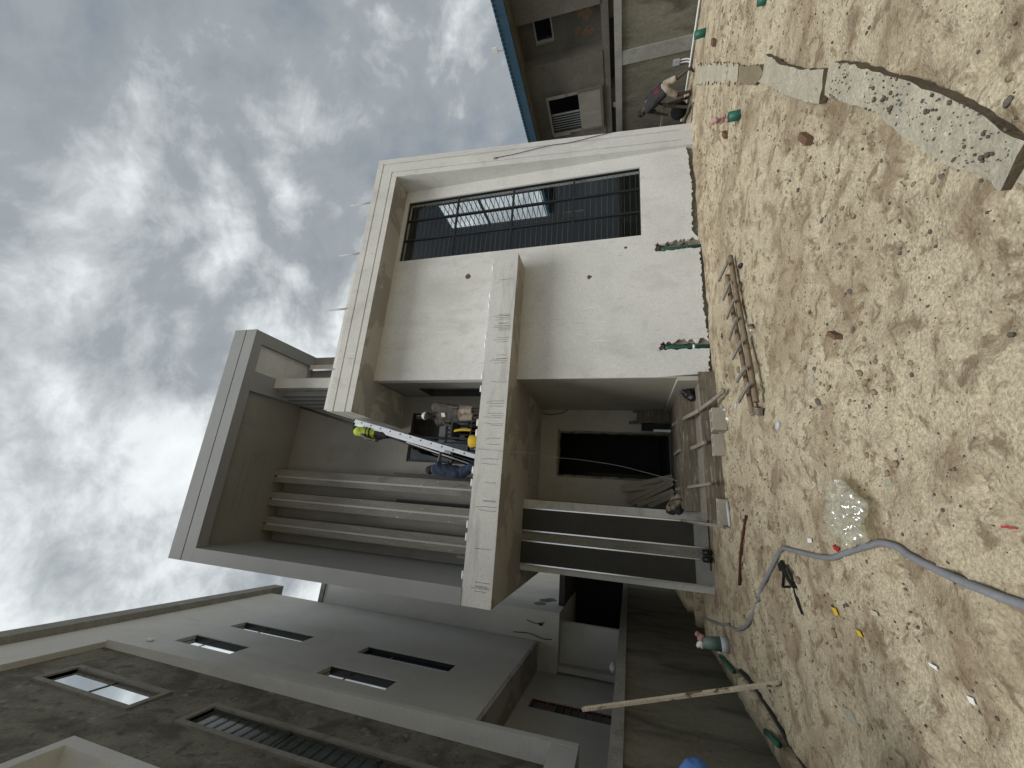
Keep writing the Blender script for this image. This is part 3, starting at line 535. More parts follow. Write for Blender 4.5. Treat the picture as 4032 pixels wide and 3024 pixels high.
# porch back wall, door opening and dark hall behind it
DO = (0.62, 1.81, 0.49, 3.29)
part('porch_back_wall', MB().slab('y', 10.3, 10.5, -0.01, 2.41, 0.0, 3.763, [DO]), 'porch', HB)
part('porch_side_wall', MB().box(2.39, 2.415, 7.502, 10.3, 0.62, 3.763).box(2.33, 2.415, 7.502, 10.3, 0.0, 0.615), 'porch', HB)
mb = MB()
for (x0, x1) in ((DO[0], DO[0] + .03), (DO[1] - .03, DO[1])):
    z = DO[2]
    while z < DO[3] - .05:
        h = rng.uniform(.05, .16); mb.box(x0 - rng.uniform(0, .02), x1 + rng.uniform(0, .02), 10.285, 10.5, z, min(z + h, DO[3])); z += h + .001
for x in np.arange(DO[0] + .04, DO[1] - .05, .12): mb.box(x, x + .118, 10.286, 10.49, DO[3] - rng.uniform(.03, .06), DO[3] + rng.uniform(.005, .02))
part('rough_jamb', mb, 'foundation', HB)
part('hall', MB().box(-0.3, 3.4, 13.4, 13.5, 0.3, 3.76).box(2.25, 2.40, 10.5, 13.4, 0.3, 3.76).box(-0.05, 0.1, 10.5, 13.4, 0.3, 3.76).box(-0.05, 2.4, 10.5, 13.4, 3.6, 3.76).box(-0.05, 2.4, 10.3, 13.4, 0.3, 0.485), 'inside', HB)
part('hall_door', MB().box(0.25, 0.9, 12.2, 12.26, 0.5, 2.7), 'panel', HB)
part('porch_wire', MB().tube(curve([(2.28, 10.28, 3.74), (2.25, 10.27, 3.5), (2.30, 10.27, 3.2), (2.39, 10.27, 3.05)], 6), 0.011, 6), 'black', HB)
part('hanging_cable', MB().tube(curve([(0.80, 7.3, 4.34), (0.83, 6.93, 4.33), (0.82, 6.94, 4.05), (0.81, 6.945, 3.76), (0.88, 7.6, 3.5), (0.96, 9.0, 3.09), (0.93, 9.05, 2.5), (0.84, 9.0, 1.73), (0.70, 9.0, 1.05), (0.58, 9.0, 0.52)], 8), 0.0045, 5), 'greyplastic', HB)

# ------------------------------------------------------------------ entrance steps under formwork
ST = thing('entrance_steps', 'concrete entrance steps cased in rough formwork boards under the canopy', 'steps', (1.1, 8.2, 0))
part('step', MB().box(-0.13, 2.32, 7.43, 8.22, -0.4, 0.235), 'foundation', ST)
part('porch_floor', MB().box(-0.015, 2.33, 8.22, 10.298, -0.4, 0.487), 'foundation', ST)
def board(name, x0, x1, y0, y1, z0, z1, m='wood', parent=ST, tilt=0.0):
    mb = MB(); nn = 6; vs = []
    for i in range(nn + 1):
        x = x0 + (x1 - x0) * i / nn; j = lambda: rng.uniform(-.004, .004)
        dz = tilt * (i / nn - .5)
        vs += [(x, y0 + j(), z0 + j() + dz), (x, y1 + j(), z0 + j() + dz), (x, y1 + j(), z1 + j() + dz), (x, y0 + j(), z1 + j() + dz)]
    fs = [(3, 2, 1, 0)[::-1], tuple(nn * 4 + k for k in range(4))]
    for i in range(nn):
        for k in range(4): fs.append((i * 4 + k, i * 4 + (k + 1) % 4, i * 4 + 4 + (k + 1) % 4, i * 4 + 4 + k))
    return part(name, mb.add(vs, fs), m, parent)
board('formwork_board', -0.12, 2.46, 7.385, 7.425, -0.03, 0.27)
board('formwork_board', 0.0, 2.31, 8.17, 8.215, 0.235, 0.368)
board('formwork_board', -0.01, 2.32, 8.175, 8.217, 0.372, 0.50)
board('floor_plank', 0.02, 2.28, 8.26, 8.62, 0.49, 0.52)
board('floor_plank', 0.05, 2.22, 8.66, 9.02, 0.49, 0.522)
board('floor_plank', 0.3, 2.0, 9.05, 9.34, 0.49, 0.52)
for i, (p0, p1, w, lab) in enumerate([((1.76, 8.95, 0.56), (1.72, 7.36, 0.30), 0.07, 'long grey batten lying across the step boards above the upright block'),
        ((1.73, 7.42, 0.30), (1.88, 6.62, 0.04), 0.06, 'batten end propped from the front formwork board onto the sand'),
        ((1.11, 8.9, 0.56), (1.12, 8.2, 0.53), 0.06, 'short batten laid across the floor planks below the door'),
        ((1.14, 8.05, 0.36), (1.14, 7.25, 0.25), 0.06, 'short pale batten leaning over the front step board'),
        ((0.40, 8.9, 0.56), (0.45, 7.2, 0.22), 0.05, 'thin batten across the steps beside the sack'),
        ((-0.19, 8.62, 0.50), (-0.21, 7.15, 0.08), 0.05, 'bowed batten along the left edge of the steps')]):
    single('batten', MB().beam(p0, p1, w, 0.035, seg=6, bend=0.012 * (-1) ** i), 'woodgrey', lab, 'batten', 'loose battens on the steps')

def cblock(loc, rz, L, D_, Hh, label, up=True):
    mb = MB(); t = 0.045
    xs_ = [(-L / 2 + t, -t / 2), (t / 2, L / 2 - t)]
    mb.slab('z', 0, Hh, -L / 2, L / 2, -D_ / 2, D_ / 2, [(a, b, -D_ / 2 + t, D_ / 2 - t) for a, b in xs_])
    mb.add([(-L / 2 + .02, -D_ / 2 + .02, .02), (L / 2 - .02, -D_ / 2 + .02, .02), (L / 2 - .02, D_ / 2 - .02, .02), (-L / 2 + .02, D_ / 2 - .02, .02)], [(0, 1, 2, 3)])
    c, s_ = math.cos(rz), math.sin(rz)
    mb.xf(lambda p: (loc[0] + p[0] * c - p[1] * s_, loc[1] + p[0] * s_ + p[1] * c, loc[2] + p[2]))
    return single('hollow_block', mb, 'block', label, 'block', 'hollow concrete blocks by the steps')
cblock((1.47, 6.98, -0.01), 0.06, 0.37, 0.215, 0.20, 'upright hollow block with both holes showing, nearest the steps')
cblock((1.09, 7.20, -0.01), -0.05, 0.36, 0.17, 0.16, 'low hollow block half hidden behind the upright block')
cblock((0.02, 7.25, -0.01), -0.1, 0.40, 0.17, 0.15, 'hollow block at the left end of the steps beside a white pipe')
single('plastic_pipe', MB().tube([(0.18, 7.08, 0.03), (-0.19, 7.02, 0.03)], 0.022, 10), 'greyplastic', 'short white plastic pipe lying in front of the left block', 'pipe', smooth=True)

# things stored on the porch
def planks(lst, lab, group, m='pine'):
    for i, (p0, p1, w) in enumerate(lst):
        single('plank', MB().beam(p0, p1, w, 0.022, up=(0, 1, 0.15)), m, lab[i], 'plank', group)
planks([((0.43, 10.24, 1.66), (0.72, 9.75, 0.53), 0.10), ((0.36, 10.22, 1.66), (0.55, 9.85, 0.53), 0.09), ((0.10, 10.2, 1.55), (0.66, 9.7, 0.53), 0.09), ((0.06, 10.15, 1.42), (0.56, 9.62, 0.53), 0.08),
        ((0.14, 10.1, 1.12), (0.66, 9.55, 0.53), 0.045), ((0.03, 10.0, 1.30), (0.40, 9.55, 0.53), 0.10), ((0.03, 9.9, 1.05), (0.30, 9.5, 0.53), 0.09), ((0.24, 10.26, 1.52), (0.42, 9.95, 0.53), 0.16)],
       ['plank nearest the door opening in the fan of leaning boards', 'second plank from the door in the fan of leaning boards', 'widest-leaning pale plank in the fan left of the door', 'pale plank leaning just in front of the widest-leaning one',
        'thin strip crossing over the fan of leaning boards', 'plank leaning in the corner behind the sack', 'shortest plank in the corner behind the sack', 'dark wide board at the back of the leaning fan'], 'boards leaning left of the door')
planks([((2.35, 10.25, 1.36), (2.36, 10.1, 0.5), 0.05), ((2.26, 10.24, 1.26), (2.28, 10.05, 0.5), 0.11), ((2.15, 10.23, 1.27), (2.16, 10.0, 0.5), 0.10), ((2.05, 10.22, 1.46), (2.1, 9.98, 0.5), 0.07)],
       ['narrow dark board standing in the right corner of the porch', 'wide weathered board second from the right porch corner', 'weathered board third from the right porch corner', 'tallest weathered board right of the door opening'], 'boards standing right of the door', 'wood')
single('plastic_sheet', MB().beam((1.95, 10.24, 1.16), (1.92, 10.1, 0.5), 0.2, 0.01, up=(0, 1, 0)), 'charcoal', 'dark sheet leaning right beside the door opening', 'sheet')
single('offcut_board', MB().beam((1.84, 10.1, 0.88), (1.80, 9.9, 0.5), 0.06, 0.02, up=(0, 1, 0)), 'white', 'pale offcut leaning at the foot of the door jamb', 'board')
mb = MB()
for (c, r) in (((0.14, 8.6, 0.60), .13), ((0.06, 8.55, 0.66), .12), ((0.2, 8.5, 0.55), .11), ((0.02, 8.5, 0.75), .07)): mb.ball(c, r, 12, 8, (1, .8, .95))
bagr = thing('rucksack', 'bulging khaki and black rucksack slumped against the pillar foot', 'bag', (0.1, 8.55, 0.5))
remesh(part('bag_body', mb, 'sack', bagr, True), .012, 5, .6, (0.014, 14))
remesh(part('bag_flap', MB().ball((-0.04, 8.56, 0.70), .10, 12, 8, (.7, .9, 1.1)).ball((-.02, 8.5, .58), .085, 10, 8), 'charcoal', bagr, True), .012, 4, .6, (.01, 16))
for s_ in (-1, 1): part('strap', MB().tube(curve([(0.06, 8.5 + s_ * .05, .76), (0.14, 8.46 + s_ * .06, .72), (0.2, 8.42 + s_ * .05, .60), (0.16, 8.42 + s_ * .05, .51)], 5), 0.011, 6), 'black', bagr)
mb = MB()
for (c, r) in (((2.22, 8.05, 0.35), .11), ((2.15, 8.03, 0.31), .09), ((2.26, 8.04, 0.44), .05)): mb.ball(c, r, 10, 7)
o = single('black_bag', mb, 'black', 'crumpled black plastic bag on the step against the right wall', 'bag', smooth=True); remesh(o, .012, 3, .5, (.02, 12))

# ------------------------------------------------------------------ left boundary wall
LW = thing('left_boundary_wall', 'stained concrete boundary wall with grey coping on the left', 'wall', (-2.65, 8, 0))
def ltop(y): return 1.70 - 0.0135 * (y - 5)
vs = []; yy = np.linspace(-4, 18, 45)
mb = MB()
for i in range(len(yy) - 1):
    a, b = yy[i], yy[i + 1]; za, zb = ltop(a) - .06, ltop(b) - .06
    mb.add([(-2.58, a, -.8), (-2.58, b, -.8), (-2.58, b, zb), (-2.58, a, za)], [(0, 1, 2, 3)]); mb.add([(-2.8, a, -.8), (-2.8, b, -.8), (-2.8, b, zb), (-2.8, a, za)], [(3, 2, 1, 0)])
part('wall_face', mb, 'bwall', LW)
mb = MB(); mb.box(-2.86, -2.52, -4, 18, 0, .15); mb.xf(lambda p: (p[0], p[1], p[2] + ltop(p[1]) - .065)); part('coping', mb, 'coping', LW)
for y in (5.25, -1.0): part('wall_pier', MB().box(-2.62, -2.55, y - .16, y + .16, -.5, ltop(y) - .067), 'bwall', LW)
part('mortar_lump', MB().ball((-2.7, 8.05, 1.80), .10, 8, 6, (.8, 1.3, .7)), 'coping', LW, True)

# ------------------------------------------------------------------ left neighbour (turned by -2.45 degrees)
th = R(-2.452); UX = (math.sin(th), math.cos(th)); NN = (math.cos(th), -math.sin(th))
def L2W(p):  # (off, s, z) -> world
    return (p[1] * UX[0] + p[0] * NN[0], p[1] * UX[1] + p[0] * NN[1], p[2])
LB = thing('left_neighbour_building', 'tall grey plastered building beyond the left boundary wall with slit windows', 'building', L2W((-4.5, 9, 0)))
def lp(name, mb, m, parent=None, **k): return part(name, mb.xf(L2W), m, parent or LB, **k)
lw = [(9.66, 10.18, 9.53, 11.93), (8.24, 8.79, 10.2, 11.93), (9.74, 10.26, 5.49, 7.93), (8.31, 8.80, 6.21, 7.88)]
lp('side_wall', MB().slab('x', -3.5, -3.72, 7.63, 13.22, 4.18, 14.24, lw), 'neigh')
lp('upper_wall', MB().box(-3.72, -3.5, 1.0, 7.629, 13.0, 14.24), 'neigh')
lp('parapet_coping', MB().box(-3.75, -3.33, 1.0, 13.75, 14.241, 14.68), 'coping')
lp('inner_core', MB().box(-9, -4.35, 1, 20, 0, 14.2), 'inside')
lp('overhang_soffit', MB().box(-4.35, -3.505, 7.63, 13.22, 4.1, 4.179), 'patched')
for i, (a, b, c, d) in enumerate(lw):
    f_ = lp('window', MB().slab('x', -3.585, -3.62, a, b, c, d, [(a + .012, b - .012, c + .012, c + (d - c) * .68 - .02), (a + .012, b - .012, c + (d - c) * .68 + .02, d - .012)]), 'redframe' if i in (0, 3) else 'alu_dark')
    lp('pane', MB().box(-3.595, -3.59, a + .012, b - .012, c + .012, d - .012), 'mirror' if i != 2 else 'darkglass', f_)
    lp('jamb_seal', MB().box(-3.60, -3.52, b - .02, b - .001, c, d), 'alu_dark', f_)
# darker recessed bay with its frame
sw_ = (6.02, 6.56, 9.7, 12.08); lo_ = (6.09, 6.60, 3.5, 8.5)
lp('recessed_wall', MB().slab('x', -3.62, -3.8, 1.0, 7.52, 2.6, 13.0, [sw_, lo_]), 'rawwall')
lp('bay_leg', MB().add([(-3.30, 7.5, 2.31), (-3.30, 7.63, 2.31), (-3.7, 7.63, 2.31), (-3.7, 7.5, 2.31), (-3.47, 7.5, 13.0), (-3.47, 7.63, 13.0), (-3.7, 7.63, 13.0), (-3.7, 7.5, 13.0)], [(0, 3, 2, 1), (4, 5, 6, 7), (0, 1, 5, 4), (1, 2, 6, 5), (2, 3, 7, 6), (3, 0, 4, 7)]), 'neigh')
lp('bay_sill_beam', MB().box(-3.75, -3.31, 1.0, 7.5, 2.31, 2.72), 'neigh')
for (a, b, c, d), m_, mid in ((sw_, 'mirror', [10.9]), (lo_, 'louvre', [5.12, 6.8])):
    f_ = lp('window', MB().slab('x', -3.585, -3.74, a - .1, b + .1, c - .1, d + .1, [(a, b, c, d)]), 'surround')
    zs_ = [c] + mid + [d]
    for k in range(len(zs_) - 1):
        lp('pane', MB().box(-3.66, -3.65, a + .02, b - .02, zs_[k] + .02, zs_[k + 1] - .02), m_, f_)
    for zq in mid: lp('transom', MB().box(-3.67, -3.64, a, b, zq - .02, zq + .02), 'alu_dark', f_)
    if m_ == 'louvre':
        for zq in np.arange(c + .15, d - .05, .19): lp('louvre_blade', MB().add([(-3.645, a + .02, zq), (-3.645, b - .02, zq), (-3.632, b - .02, zq - .012), (-3.632, a + .02, zq - .012)], [(0, 1, 2, 3)]), 'louvre', f_)
# second, nearer projecting frame
lp('near_frame', MB().box(-3.62, -3.2, 4.42, 4.58, 2.73, 8.53).box(-3.62, -3.2, 1.0, 4.42, 8.38, 8.53), 'neigh')
lp('near_frame_wall', MB().box(-3.619, -3.5, 1.0, 4.42, 2.73, 8.38), 'neigh')
# wing projecting towards the house, and recessed ground floor
lp('wing', MB().box(-4.3, -2.69, 13.25, 40, 3.51, 11.95), 'neigh')
lp('wing_coping', MB().box(-4.35, -2.62, 13.19, 40, 11.951, 12.12), 'coping')
for (s0, o0, z0) in ((14.2, -2.688, 4.3), (15.1, -2.688, 4.1), (14.8, -2.688, 4.25)):
    lp('damp_patch', MB().prism([(s0 + .32 * rng.uniform(.8, 1.1) * math.cos(t), z0 + .24 * rng.uniform(.7, 1.1) * math.sin(t)) for t in np.linspace(0, 6.28, 12)[:-1]], o0 - .006, o0, 'x'), 'rawwall')
gw = (10.9, 11.45, 1.9, 3.84)
lp('ground_floor_wall', MB().slab('x', -4.25, -4.36, 6.0, 13.6, 0.0, 4.1, [gw]), 'neigh')
lp('ground_floor_return', MB().box(-4.2, -2.98, 13.62, 13.8, 0, 3.505).box(-4.2, -4.05, 13.3, 13.62, 0, 3.505), 'neigh')
gf = lp('ground_floor_window', MB().slab('x', -4.28, -4.32, gw[0], gw[1], gw[2], gw[3], [(gw[0] + .03, gw[1] - .03, gw[2], 3.4), (gw[0] + .03, gw[1] - .03, 3.46, 3.8)]), 'redframe')
lp('pane', MB().box(-4.305, -4.30, gw[0] + .03, gw[1] - .03, gw[2], 3.8), 'darkglass', gf)
for zq in np.arange(2.0, 3.35, .17): lp('window_bar', MB().box(-4.27, -4.26, gw[0], gw[1], zq, zq + .02), 'alu_dark', gf)
lp('garage_recess', MB().box(-4.34, -3.8, 1.0, 7.5, 2.4, 2.6).box(-4.34, -4.3, 1.0, 7.5, 0, 2.4), 'inside')
lp('wire_hook', MB().tube(curve([(-3.0, 13.24, 4.5), (-3.06, 13.23, 4.2), (-3.0, 13.23, 3.95)], 5), .012, 5), 'black')
lp('socket_box', MB().box(-3.1, -3.02, 13.235, 13.249, 4.0, 4.12), 'black')
lp('loose_wire', MB().tube(curve([(-3.38, 13.23, 4.9), (-3.34, 13.22, 4.4), (-3.42, 13.22, 4.0), (-3.4, 13.22, 3.7)], 5), .012, 5), 'black')
lp('lamp_fitting', MB().ball((-3.47, 7.95, 12.3), .06, 8, 6, (.6, 1, 1.6)), 'white', smooth=True)
mb = MB()
for q in ((13.4, 4.0), (15.2, 4.0)): pass
single('window_frame', MB().slab('y', 15.0, 15.04, -2.45, -1.75, 3.0, 4.3, [(-2.36, -1.84, 3.09, 4.21)]), 'black', 'empty black window frame standing in the dark passage behind the pillar', 'frame')
part('added_passage_block', MB().box(-9, -1.3, 17.5, 17.7, 0, 4.0).box(-9, -1.3, 14.2, 17.5, 3.515, 3.7), 'inside', LB)  # end wall and roof added to shut out sky and darken the passage

# ------------------------------------------------------------------ right boundary wall and neighbour
RW = thing('right_boundary_wall', 'mottled concrete boundary wall with pale coping on the right', 'wall', (10.05, 7, 0))
part('wall_face', MB().box(9.95, 10.15, -3, 16, -.3, 1.56), 'bwall', RW)
part('coping', MB().box(9.90, 10.2, -3, 16, 1.561, 1.72), 'coping', RW)
for y in (6.72, 2.9): part('wall_pier', MB().box(9.91, 9.949, y - .15, y + .15, -.3, 1.559), 'coping', RW)
part('floor_conduit', MB().tube([(9.86, 5.2, 0.05), (9.87, 7.0, 0.05), (9.86, 8.9, 0.06)], .02, 8), 'white', RW)
sb = part('switch_box', MB().box(9.90, 9.948, 7.02, 7.14, 0.28, 0.42), 'greyplastic', RW)
for y in (7.05, 7.11): part('conduit', MB().tube(curve([(9.925, y, .28), (9.92, y, .12), (9.89, y + .03, .03)], 4), .016, 7), 'white', sb)

RB = thing('right_neighbour_building', 'old grey building with blue metal roof edge beyond the right wall', 'building', (14, 9, 0))
part('near_bay_wall', MB().box(12.85, 13.6, 2.0, 7.2, 2.1, 4.75), 'rwall', RB)
part('recess_wall', MB().slab('x', 13.3, 13.6, 7.2, 8.36, 2.1, 4.75, [(7.3, 8.0, 3.52, 4.03)]), 'rwall', RB)
W2 = (9.46, 10.72, 2.95, 3.93)
part('far_bay_wall', MB().slab('x', 12.85, 13.1, 8.36, 16, 2.1, 4.75, [W2]).box(12.86, 13.6, 8.345, 8.36, 2.1, 4.75), 'rwall', RB)
part('infill_panel', MB().box(12.815, 12.85, 9.42, 10.76, 2.24, 2.94), 'ptch_w', RB)
part('panel_frame', MB().slab('x', 12.79, 12.85, 9.36, 10.82, 2.16, 2.95, [(9.42, 10.76, 2.24, 2.95)]), 'rwall', RB)
f_ = part('window', MB().slab('x', 12.80, 12.9, W2[0] - .06, W2[1] + .06, W2[2], W2[3] + .07, [(W2[0], W2[1], W2[2], W2[3])]), 'ptch_w', RB)
part('pane', MB().box(12.93, 12.94, W2[0], 10.1, W2[2], W2[3]), 'darkglass', f_); part('pane', MB().box(12.95, 12.96, 10.1, W2[1], W2[2], W2[3]), 'louvre', f_)
for y in np.arange(10.2, 10.7, .09): part('window_bar', MB().box(12.90, 12.915, y, y + .015, W2[2], W2[3]), 'strip', f_)
part('mullion', MB().box(12.91, 12.97, 10.08, 10.13, W2[2], W2[3]), 'strip', f_)
for y0 in (9.36, 10.74): part('bracket', MB().box(12.77, 12.80, y0, y0 + .09, 3.35, 3.95), 'ptch_w', f_)
f_ = part('small_window', MB().slab('x', 13.28, 13.34, 7.28, 8.02, 3.50, 4.05, [(7.3, 7.98, 3.54, 4.01)]), 'strip', RB)
part('pane', MB().box(13.36, 13.37, 7.3, 8.0, 3.52, 4.03), 'darkglass', f_)
part('sill', MB().box(13.25, 13.30, 8.0, 8.05, 3.5, 4.06), 'ptch_w', f_)
for (y, z, a, b) in ((7.45, 2.55, .30, .28), (8.05, 2.5, .16, .2), (7.95, 2.8, .1, .12)):
    part('bare_patch', MB().prism([(y + a * rng.uniform(.6, 1.1) * math.cos(t), z + b * rng.uniform(.6, 1.1) * math.sin(t)) for t in np.linspace(0, 6.28, 14)[:-1]], 13.294, 13.31, 'x'), 'exposed', RB)
part('floor_beam', MB().box(12.87, 13.6, 2.0, 16, 1.9, 2.098), 'rwall', RB)
part('ground_floor_wall', MB().box(13.8, 14.0, 1, 16, -.2, 4.7), 'inside', RB)
for y in (5.6, 7.35, 9.9): part('ground_floor_pier', MB().box(13.3, 13.8, y, y + .5, -.2, 1.9), 'rwall', RB)
part('eave_soffit', MB().box(12.36, 13.6, 1, 16, 4.48, 4.53), 'rwall', RB)
rf = part('roof', MB().add([(12.3, 0, 4.77), (12.3, 16, 4.77), (17, 16, 6.0), (17, 0, 6.0)], [(0, 1, 2, 3)]), 'bluepaint', RB)
for k in range(8):
    y0 = 1.0 + k * 1.85; part('fascia', MB().box(12.30, 12.355, y0, y0 + 1.845, 4.50, 4.768), 'bluepaint', rf)
mb = MB(); y = 1.0
while y < 15.8: mb.tube([(12.27, y, 4.785), (14.5, y, 5.37)], .032, 6); y += 0.115
part('roof_corrugation', mb, 'bluepaint', rf, kind='stuff')
an = part('antenna_mast', MB().tube([(12.4, 7.45, 4.75), (12.4, 7.4, 5.06)], .012, 6), 'greyplastic', RB)
part('antenna_panel', MB().box(12.38, 12.41, 7.3, 7.48, 5.02, 5.17), 'white', an)
part('rag', MB().ball((13.1, 10.3, 1.78), .1, 7, 5, (.4, 1, 1.0)), 'white', RB, True)

# ------------------------------------------------------------------ ladders, poles and gear on the balcony
AL = thing('aluminium_ladder', 'silver aluminium extension ladder leaning from balcony floor to roof edge', 'ladder', (0.72, 7.75, 4.316))
B0 = Vector((0.70, 0, 4.33)); B1 = Vector((1.44, 0, 7.62)); LD = (B1 - B0)
for y, nm in ((7.56, 'near_rail'), (7.94, 'far_rail')):
    p_ = part('rail', MB().beam(B0 + Vector((0, y, 0)), B1 + Vector((0, y, 0)), 0.085, 0.03, up=(0, 1, 0)), 'alu', AL)
    for k in range(12):
        c_ = B0 + LD * (0.06 + k * 0.08); part('rung_end', MB().tube([c_ + Vector((-.0, y - .019, 0)), c_ + Vector((0, y - .012, 0))], .018, 8), 'black', p_)
for y in (7.60, 7.90): part('fly_rail', MB().beam(B0 + LD * .28 + Vector((-.075, y, .01)), B1 + Vector((-.075, y, .01)), 0.06, 0.028, up=(0, 1, 0)), 'alu', AL)
for k in range(12):
    c_ = B0 + LD * (0.06 + k * 0.08); part('rung', MB().tube([c_ + Vector((0, 7.56, 0)), c_ + Vector((0, 7.94, 0))], .016, 8), 'alu', AL)
single('steel_pole', MB().tube([(0.47, 8.06, 4.33), (1.16, 8.05, 6.92), (1.88, 8.05, 9.78)], .03, 10), 'black', 'long dark pole leaning past the ladder up to the roof soffit', 'pole', smooth=True)
single('aluminium_tube', MB().tube([(0.50, 7.98, 4.33), (1.05, 7.99, 6.45)], .016, 8), 'strip', 'thin grey tube leaning under the ladder on the balcony', 'tube', smooth=True)
tb = thing('work_table', 'black steel work table frame on the balcony beside the capped worker', 'table', (1.3, 7.85, 4.316))
part('table_top', MB().box(1.12, 1.50, 7.65, 8.1, 5.18, 5.22), 'black', tb)
for x, dx in ((1.14, -.06), (1.48, .06)):
    for y in (7.67, 8.07): part('leg', MB().beam((x, y, 5.18), (x + dx, y, 4.32), .035, .035), 'black', tb)
part('stretcher', MB().beam((1.11, 7.67, 4.75), (1.51, 7.67, 4.75), .025, .025), 'black', tb)
single('steel_grille', MB().slab('y', 8.3, 8.33, 1.10, 1.62, 4.6, 5.65, [(1.13 + .1 * k, 1.19 + .1 * k, 4.65, 5.6) for k in range(5)]), 'black', 'black barred steel grille standing behind the work table', 'grille')
bk = thing('paint_bucket', 'yellow paint bucket on the balcony edge beside the ladder', 'bucket', (1.03, 7.35, 4.316))
part('bucket_body', MB().tube([(1.03, 7.35, 4.317), (1.03, 7.35, 4.60), (1.03, 7.35, 4.61)], [.10, .125, .12], 18), 'yellow', bk, True)
part('handle', MB().tube([(1.03 + .128 * math.cos(t), 7.35, 4.57 + .07 * math.sin(t)) for t in np.linspace(0, math.pi, 9)], .005, 5), 'strip', bk)
single('yellow_cloth', MB().beam((1.28, 7.6, 5.1), (1.30, 7.58, 4.72), .06, .02, seg=5, bend=.02), 'yellow', 'yellow rag hanging from the work table', 'rag')
for (x, zt, lab) in ((0.34, 6.97, 'black steel post standing behind the man in blue'), (-0.28, 7.05, 'black steel post standing between the raw concrete fins')):
    single('steel_post', MB().box(x - .03, x + .03, 8.5 if x > 0 else 8.9, 8.56 if x > 0 else 8.96, 4.317, zt), 'black', lab, 'post', 'black steel posts on the balcony')
single('light_tube', MB().box(-1.42, -1.36, 8.93, 8.97, 4.317, 5.3), 'strip', 'grey metal channel leaning at the left end of the balcony', 'channel')
single('cable_clamp', MB().ball((-1.5, 8.5, 4.45), .06, 8, 6).ball((-1.48, 8.48, 4.53), .04, 8, 6), 'black', 'small black fitting at the left end of the balcony', 'fitting')

# ------------------------------------------------------------------ people
def person(label, J, clothes, face, loc, scale=1.0, hair=None, extras=None):
    t = thing('person', label, 'person', loc)
    V = {k: Vector(v) for k, v in J.items()}; face = Vector(face).normalized(); s = scale
    up = (V['head'] - V['neck']).normalized(); side = face.cross(up).normalized(); face = up.cross(side).normalized()
    b = MB(); h = V['head']
    b.ball(h, .098 * s, 12, 9, (.92, .92, 1.12)); b.cap(h + face * .03 * s - up * .05 * s, h + face * .05 * s - up * .085 * s, .062 * s, .045 * s)
    b.cap(h + face * .095 * s, h + face * .112 * s - up * .03 * s, .012 * s, .018 * s, 6); b.cap(h + face * .085 * s - up * .062 * s + side * .02 * s, h + face * .085 * s - up * .062 * s - side * .02 * s, .014 * s, .014 * s, 6)
    for q in (-1, 1): b.ball(h + side * q * .094 * s - up * .01 * s, .024 * s, 6, 5)
    b.cap(V['neck'], h - up * .05 * s, .055 * s, .05 * s)
    b.cap(V['shL'], V['shR'], .062 * s, .062 * s)
    for q in 'LR':
        b.cap(V['sh' + q].lerp(V['neck'], .25), V['hi' + q], .10 * s, .095 * s); b.cap(V['sh' + q], V['el' + q], .05 * s, .04 * s); b.cap(V['el' + q], V['wr' + q], .041 * s, .027 * s)
        d = (V['wr' + q] - V['el' + q]).normalized(); a = d.cross(face)
        a = a.normalized() if a.length > .1 else d.cross(up).normalized(); nrm = a.cross(d).normalized(); w = V['wr' + q]
        b.cap(w, w + d * .06 * s + a * .018 * s, .022 * s, .022 * s, 8); b.cap(w, w + d * .06 * s - a * .018 * s, .022 * s, .022 * s, 8)
        for k, ln in enumerate((.058, .068, .064, .05)):
            r0 = w + d * .072 * s + a * (.03 - .02 * k) * s; m1 = r0 + d * ln * .55 * s + nrm * .008 * s; b.cap(r0, m1, .0095 * s, .009 * s, 6); b.cap(m1, m1 + d * ln * .35 * s + nrm * .03 * s, .009 * s, .007 * s, 6)
        b.cap(w + d * .025 * s + a * .03 * s, w + d * .06 * s + a * .062 * s + nrm * .015 * s, .011 * s, .009 * s, 6)
        b.cap(V['hi' + q], V['kn' + q], .083 * s, .056 * s); b.cap(V['kn' + q], V['an' + q], .055 * s, .036 * s)
        b.cap(V['an' + q] - Vector((0, 0, .03 * s)), V['to' + q], .036 * s, .028 * s)
    b.cap(V['chest'], V['pelvis'], .115 * s, .11 * s); b.cap(V['hiL'], V['hiR'], .095 * s, .095 * s)
    remesh(part('body', b, 'skin', t, True), .0095, 3, .5)
    hm = MB(); hc = hair or 'hair'
    hm.ball(h + up * .018 * s - face * .012 * s, .104 * s, 12, 9, (.95, .95, 1.08)); hm.v = hm.v
    ho = part('hair' if hc == 'hair' else 'cap', hm, hc, t, True)
    bm = bmesh.new(); bm.from_mesh(ho.data); pl = Vector(h) - Vector(loc) + face * .02 * s + up * .02 * s
    bmesh.ops.bisect_plane(bm, geom=bm.verts[:] + bm.edges[:] + bm.faces[:], plane_co=pl, plane_no=(up * .85 - face * .5), clear_inner=True); bm.to_mesh(ho.data); bm.free()
    em = MB()
    for q in (-1, 1): em.ball(h + face * .088 * s + side * q * .034 * s + up * .012 * s, .012 * s, 6, 5)
    part('eyes', em, 'black', t)
    for nm, m, segs, dsp in clothes:
        c = MB()
        for a, bq, r0, r1 in segs:
            P0 = V[a] if isinstance(a, str) else V[a[0]].lerp(V[a[1]], a[2]); P1 = V[bq] if isinstance(bq, str) else V[bq[0]].lerp(V[bq[1]], bq[2])
            c.tube([P0, P1], [r0 * s, r1 * s], 12); c.ball(P0, r0 * s * .98, 12, 7)
        remesh(part(nm, c, m, t, True), .0115, 3, .5, (dsp, 11))
    return t, V
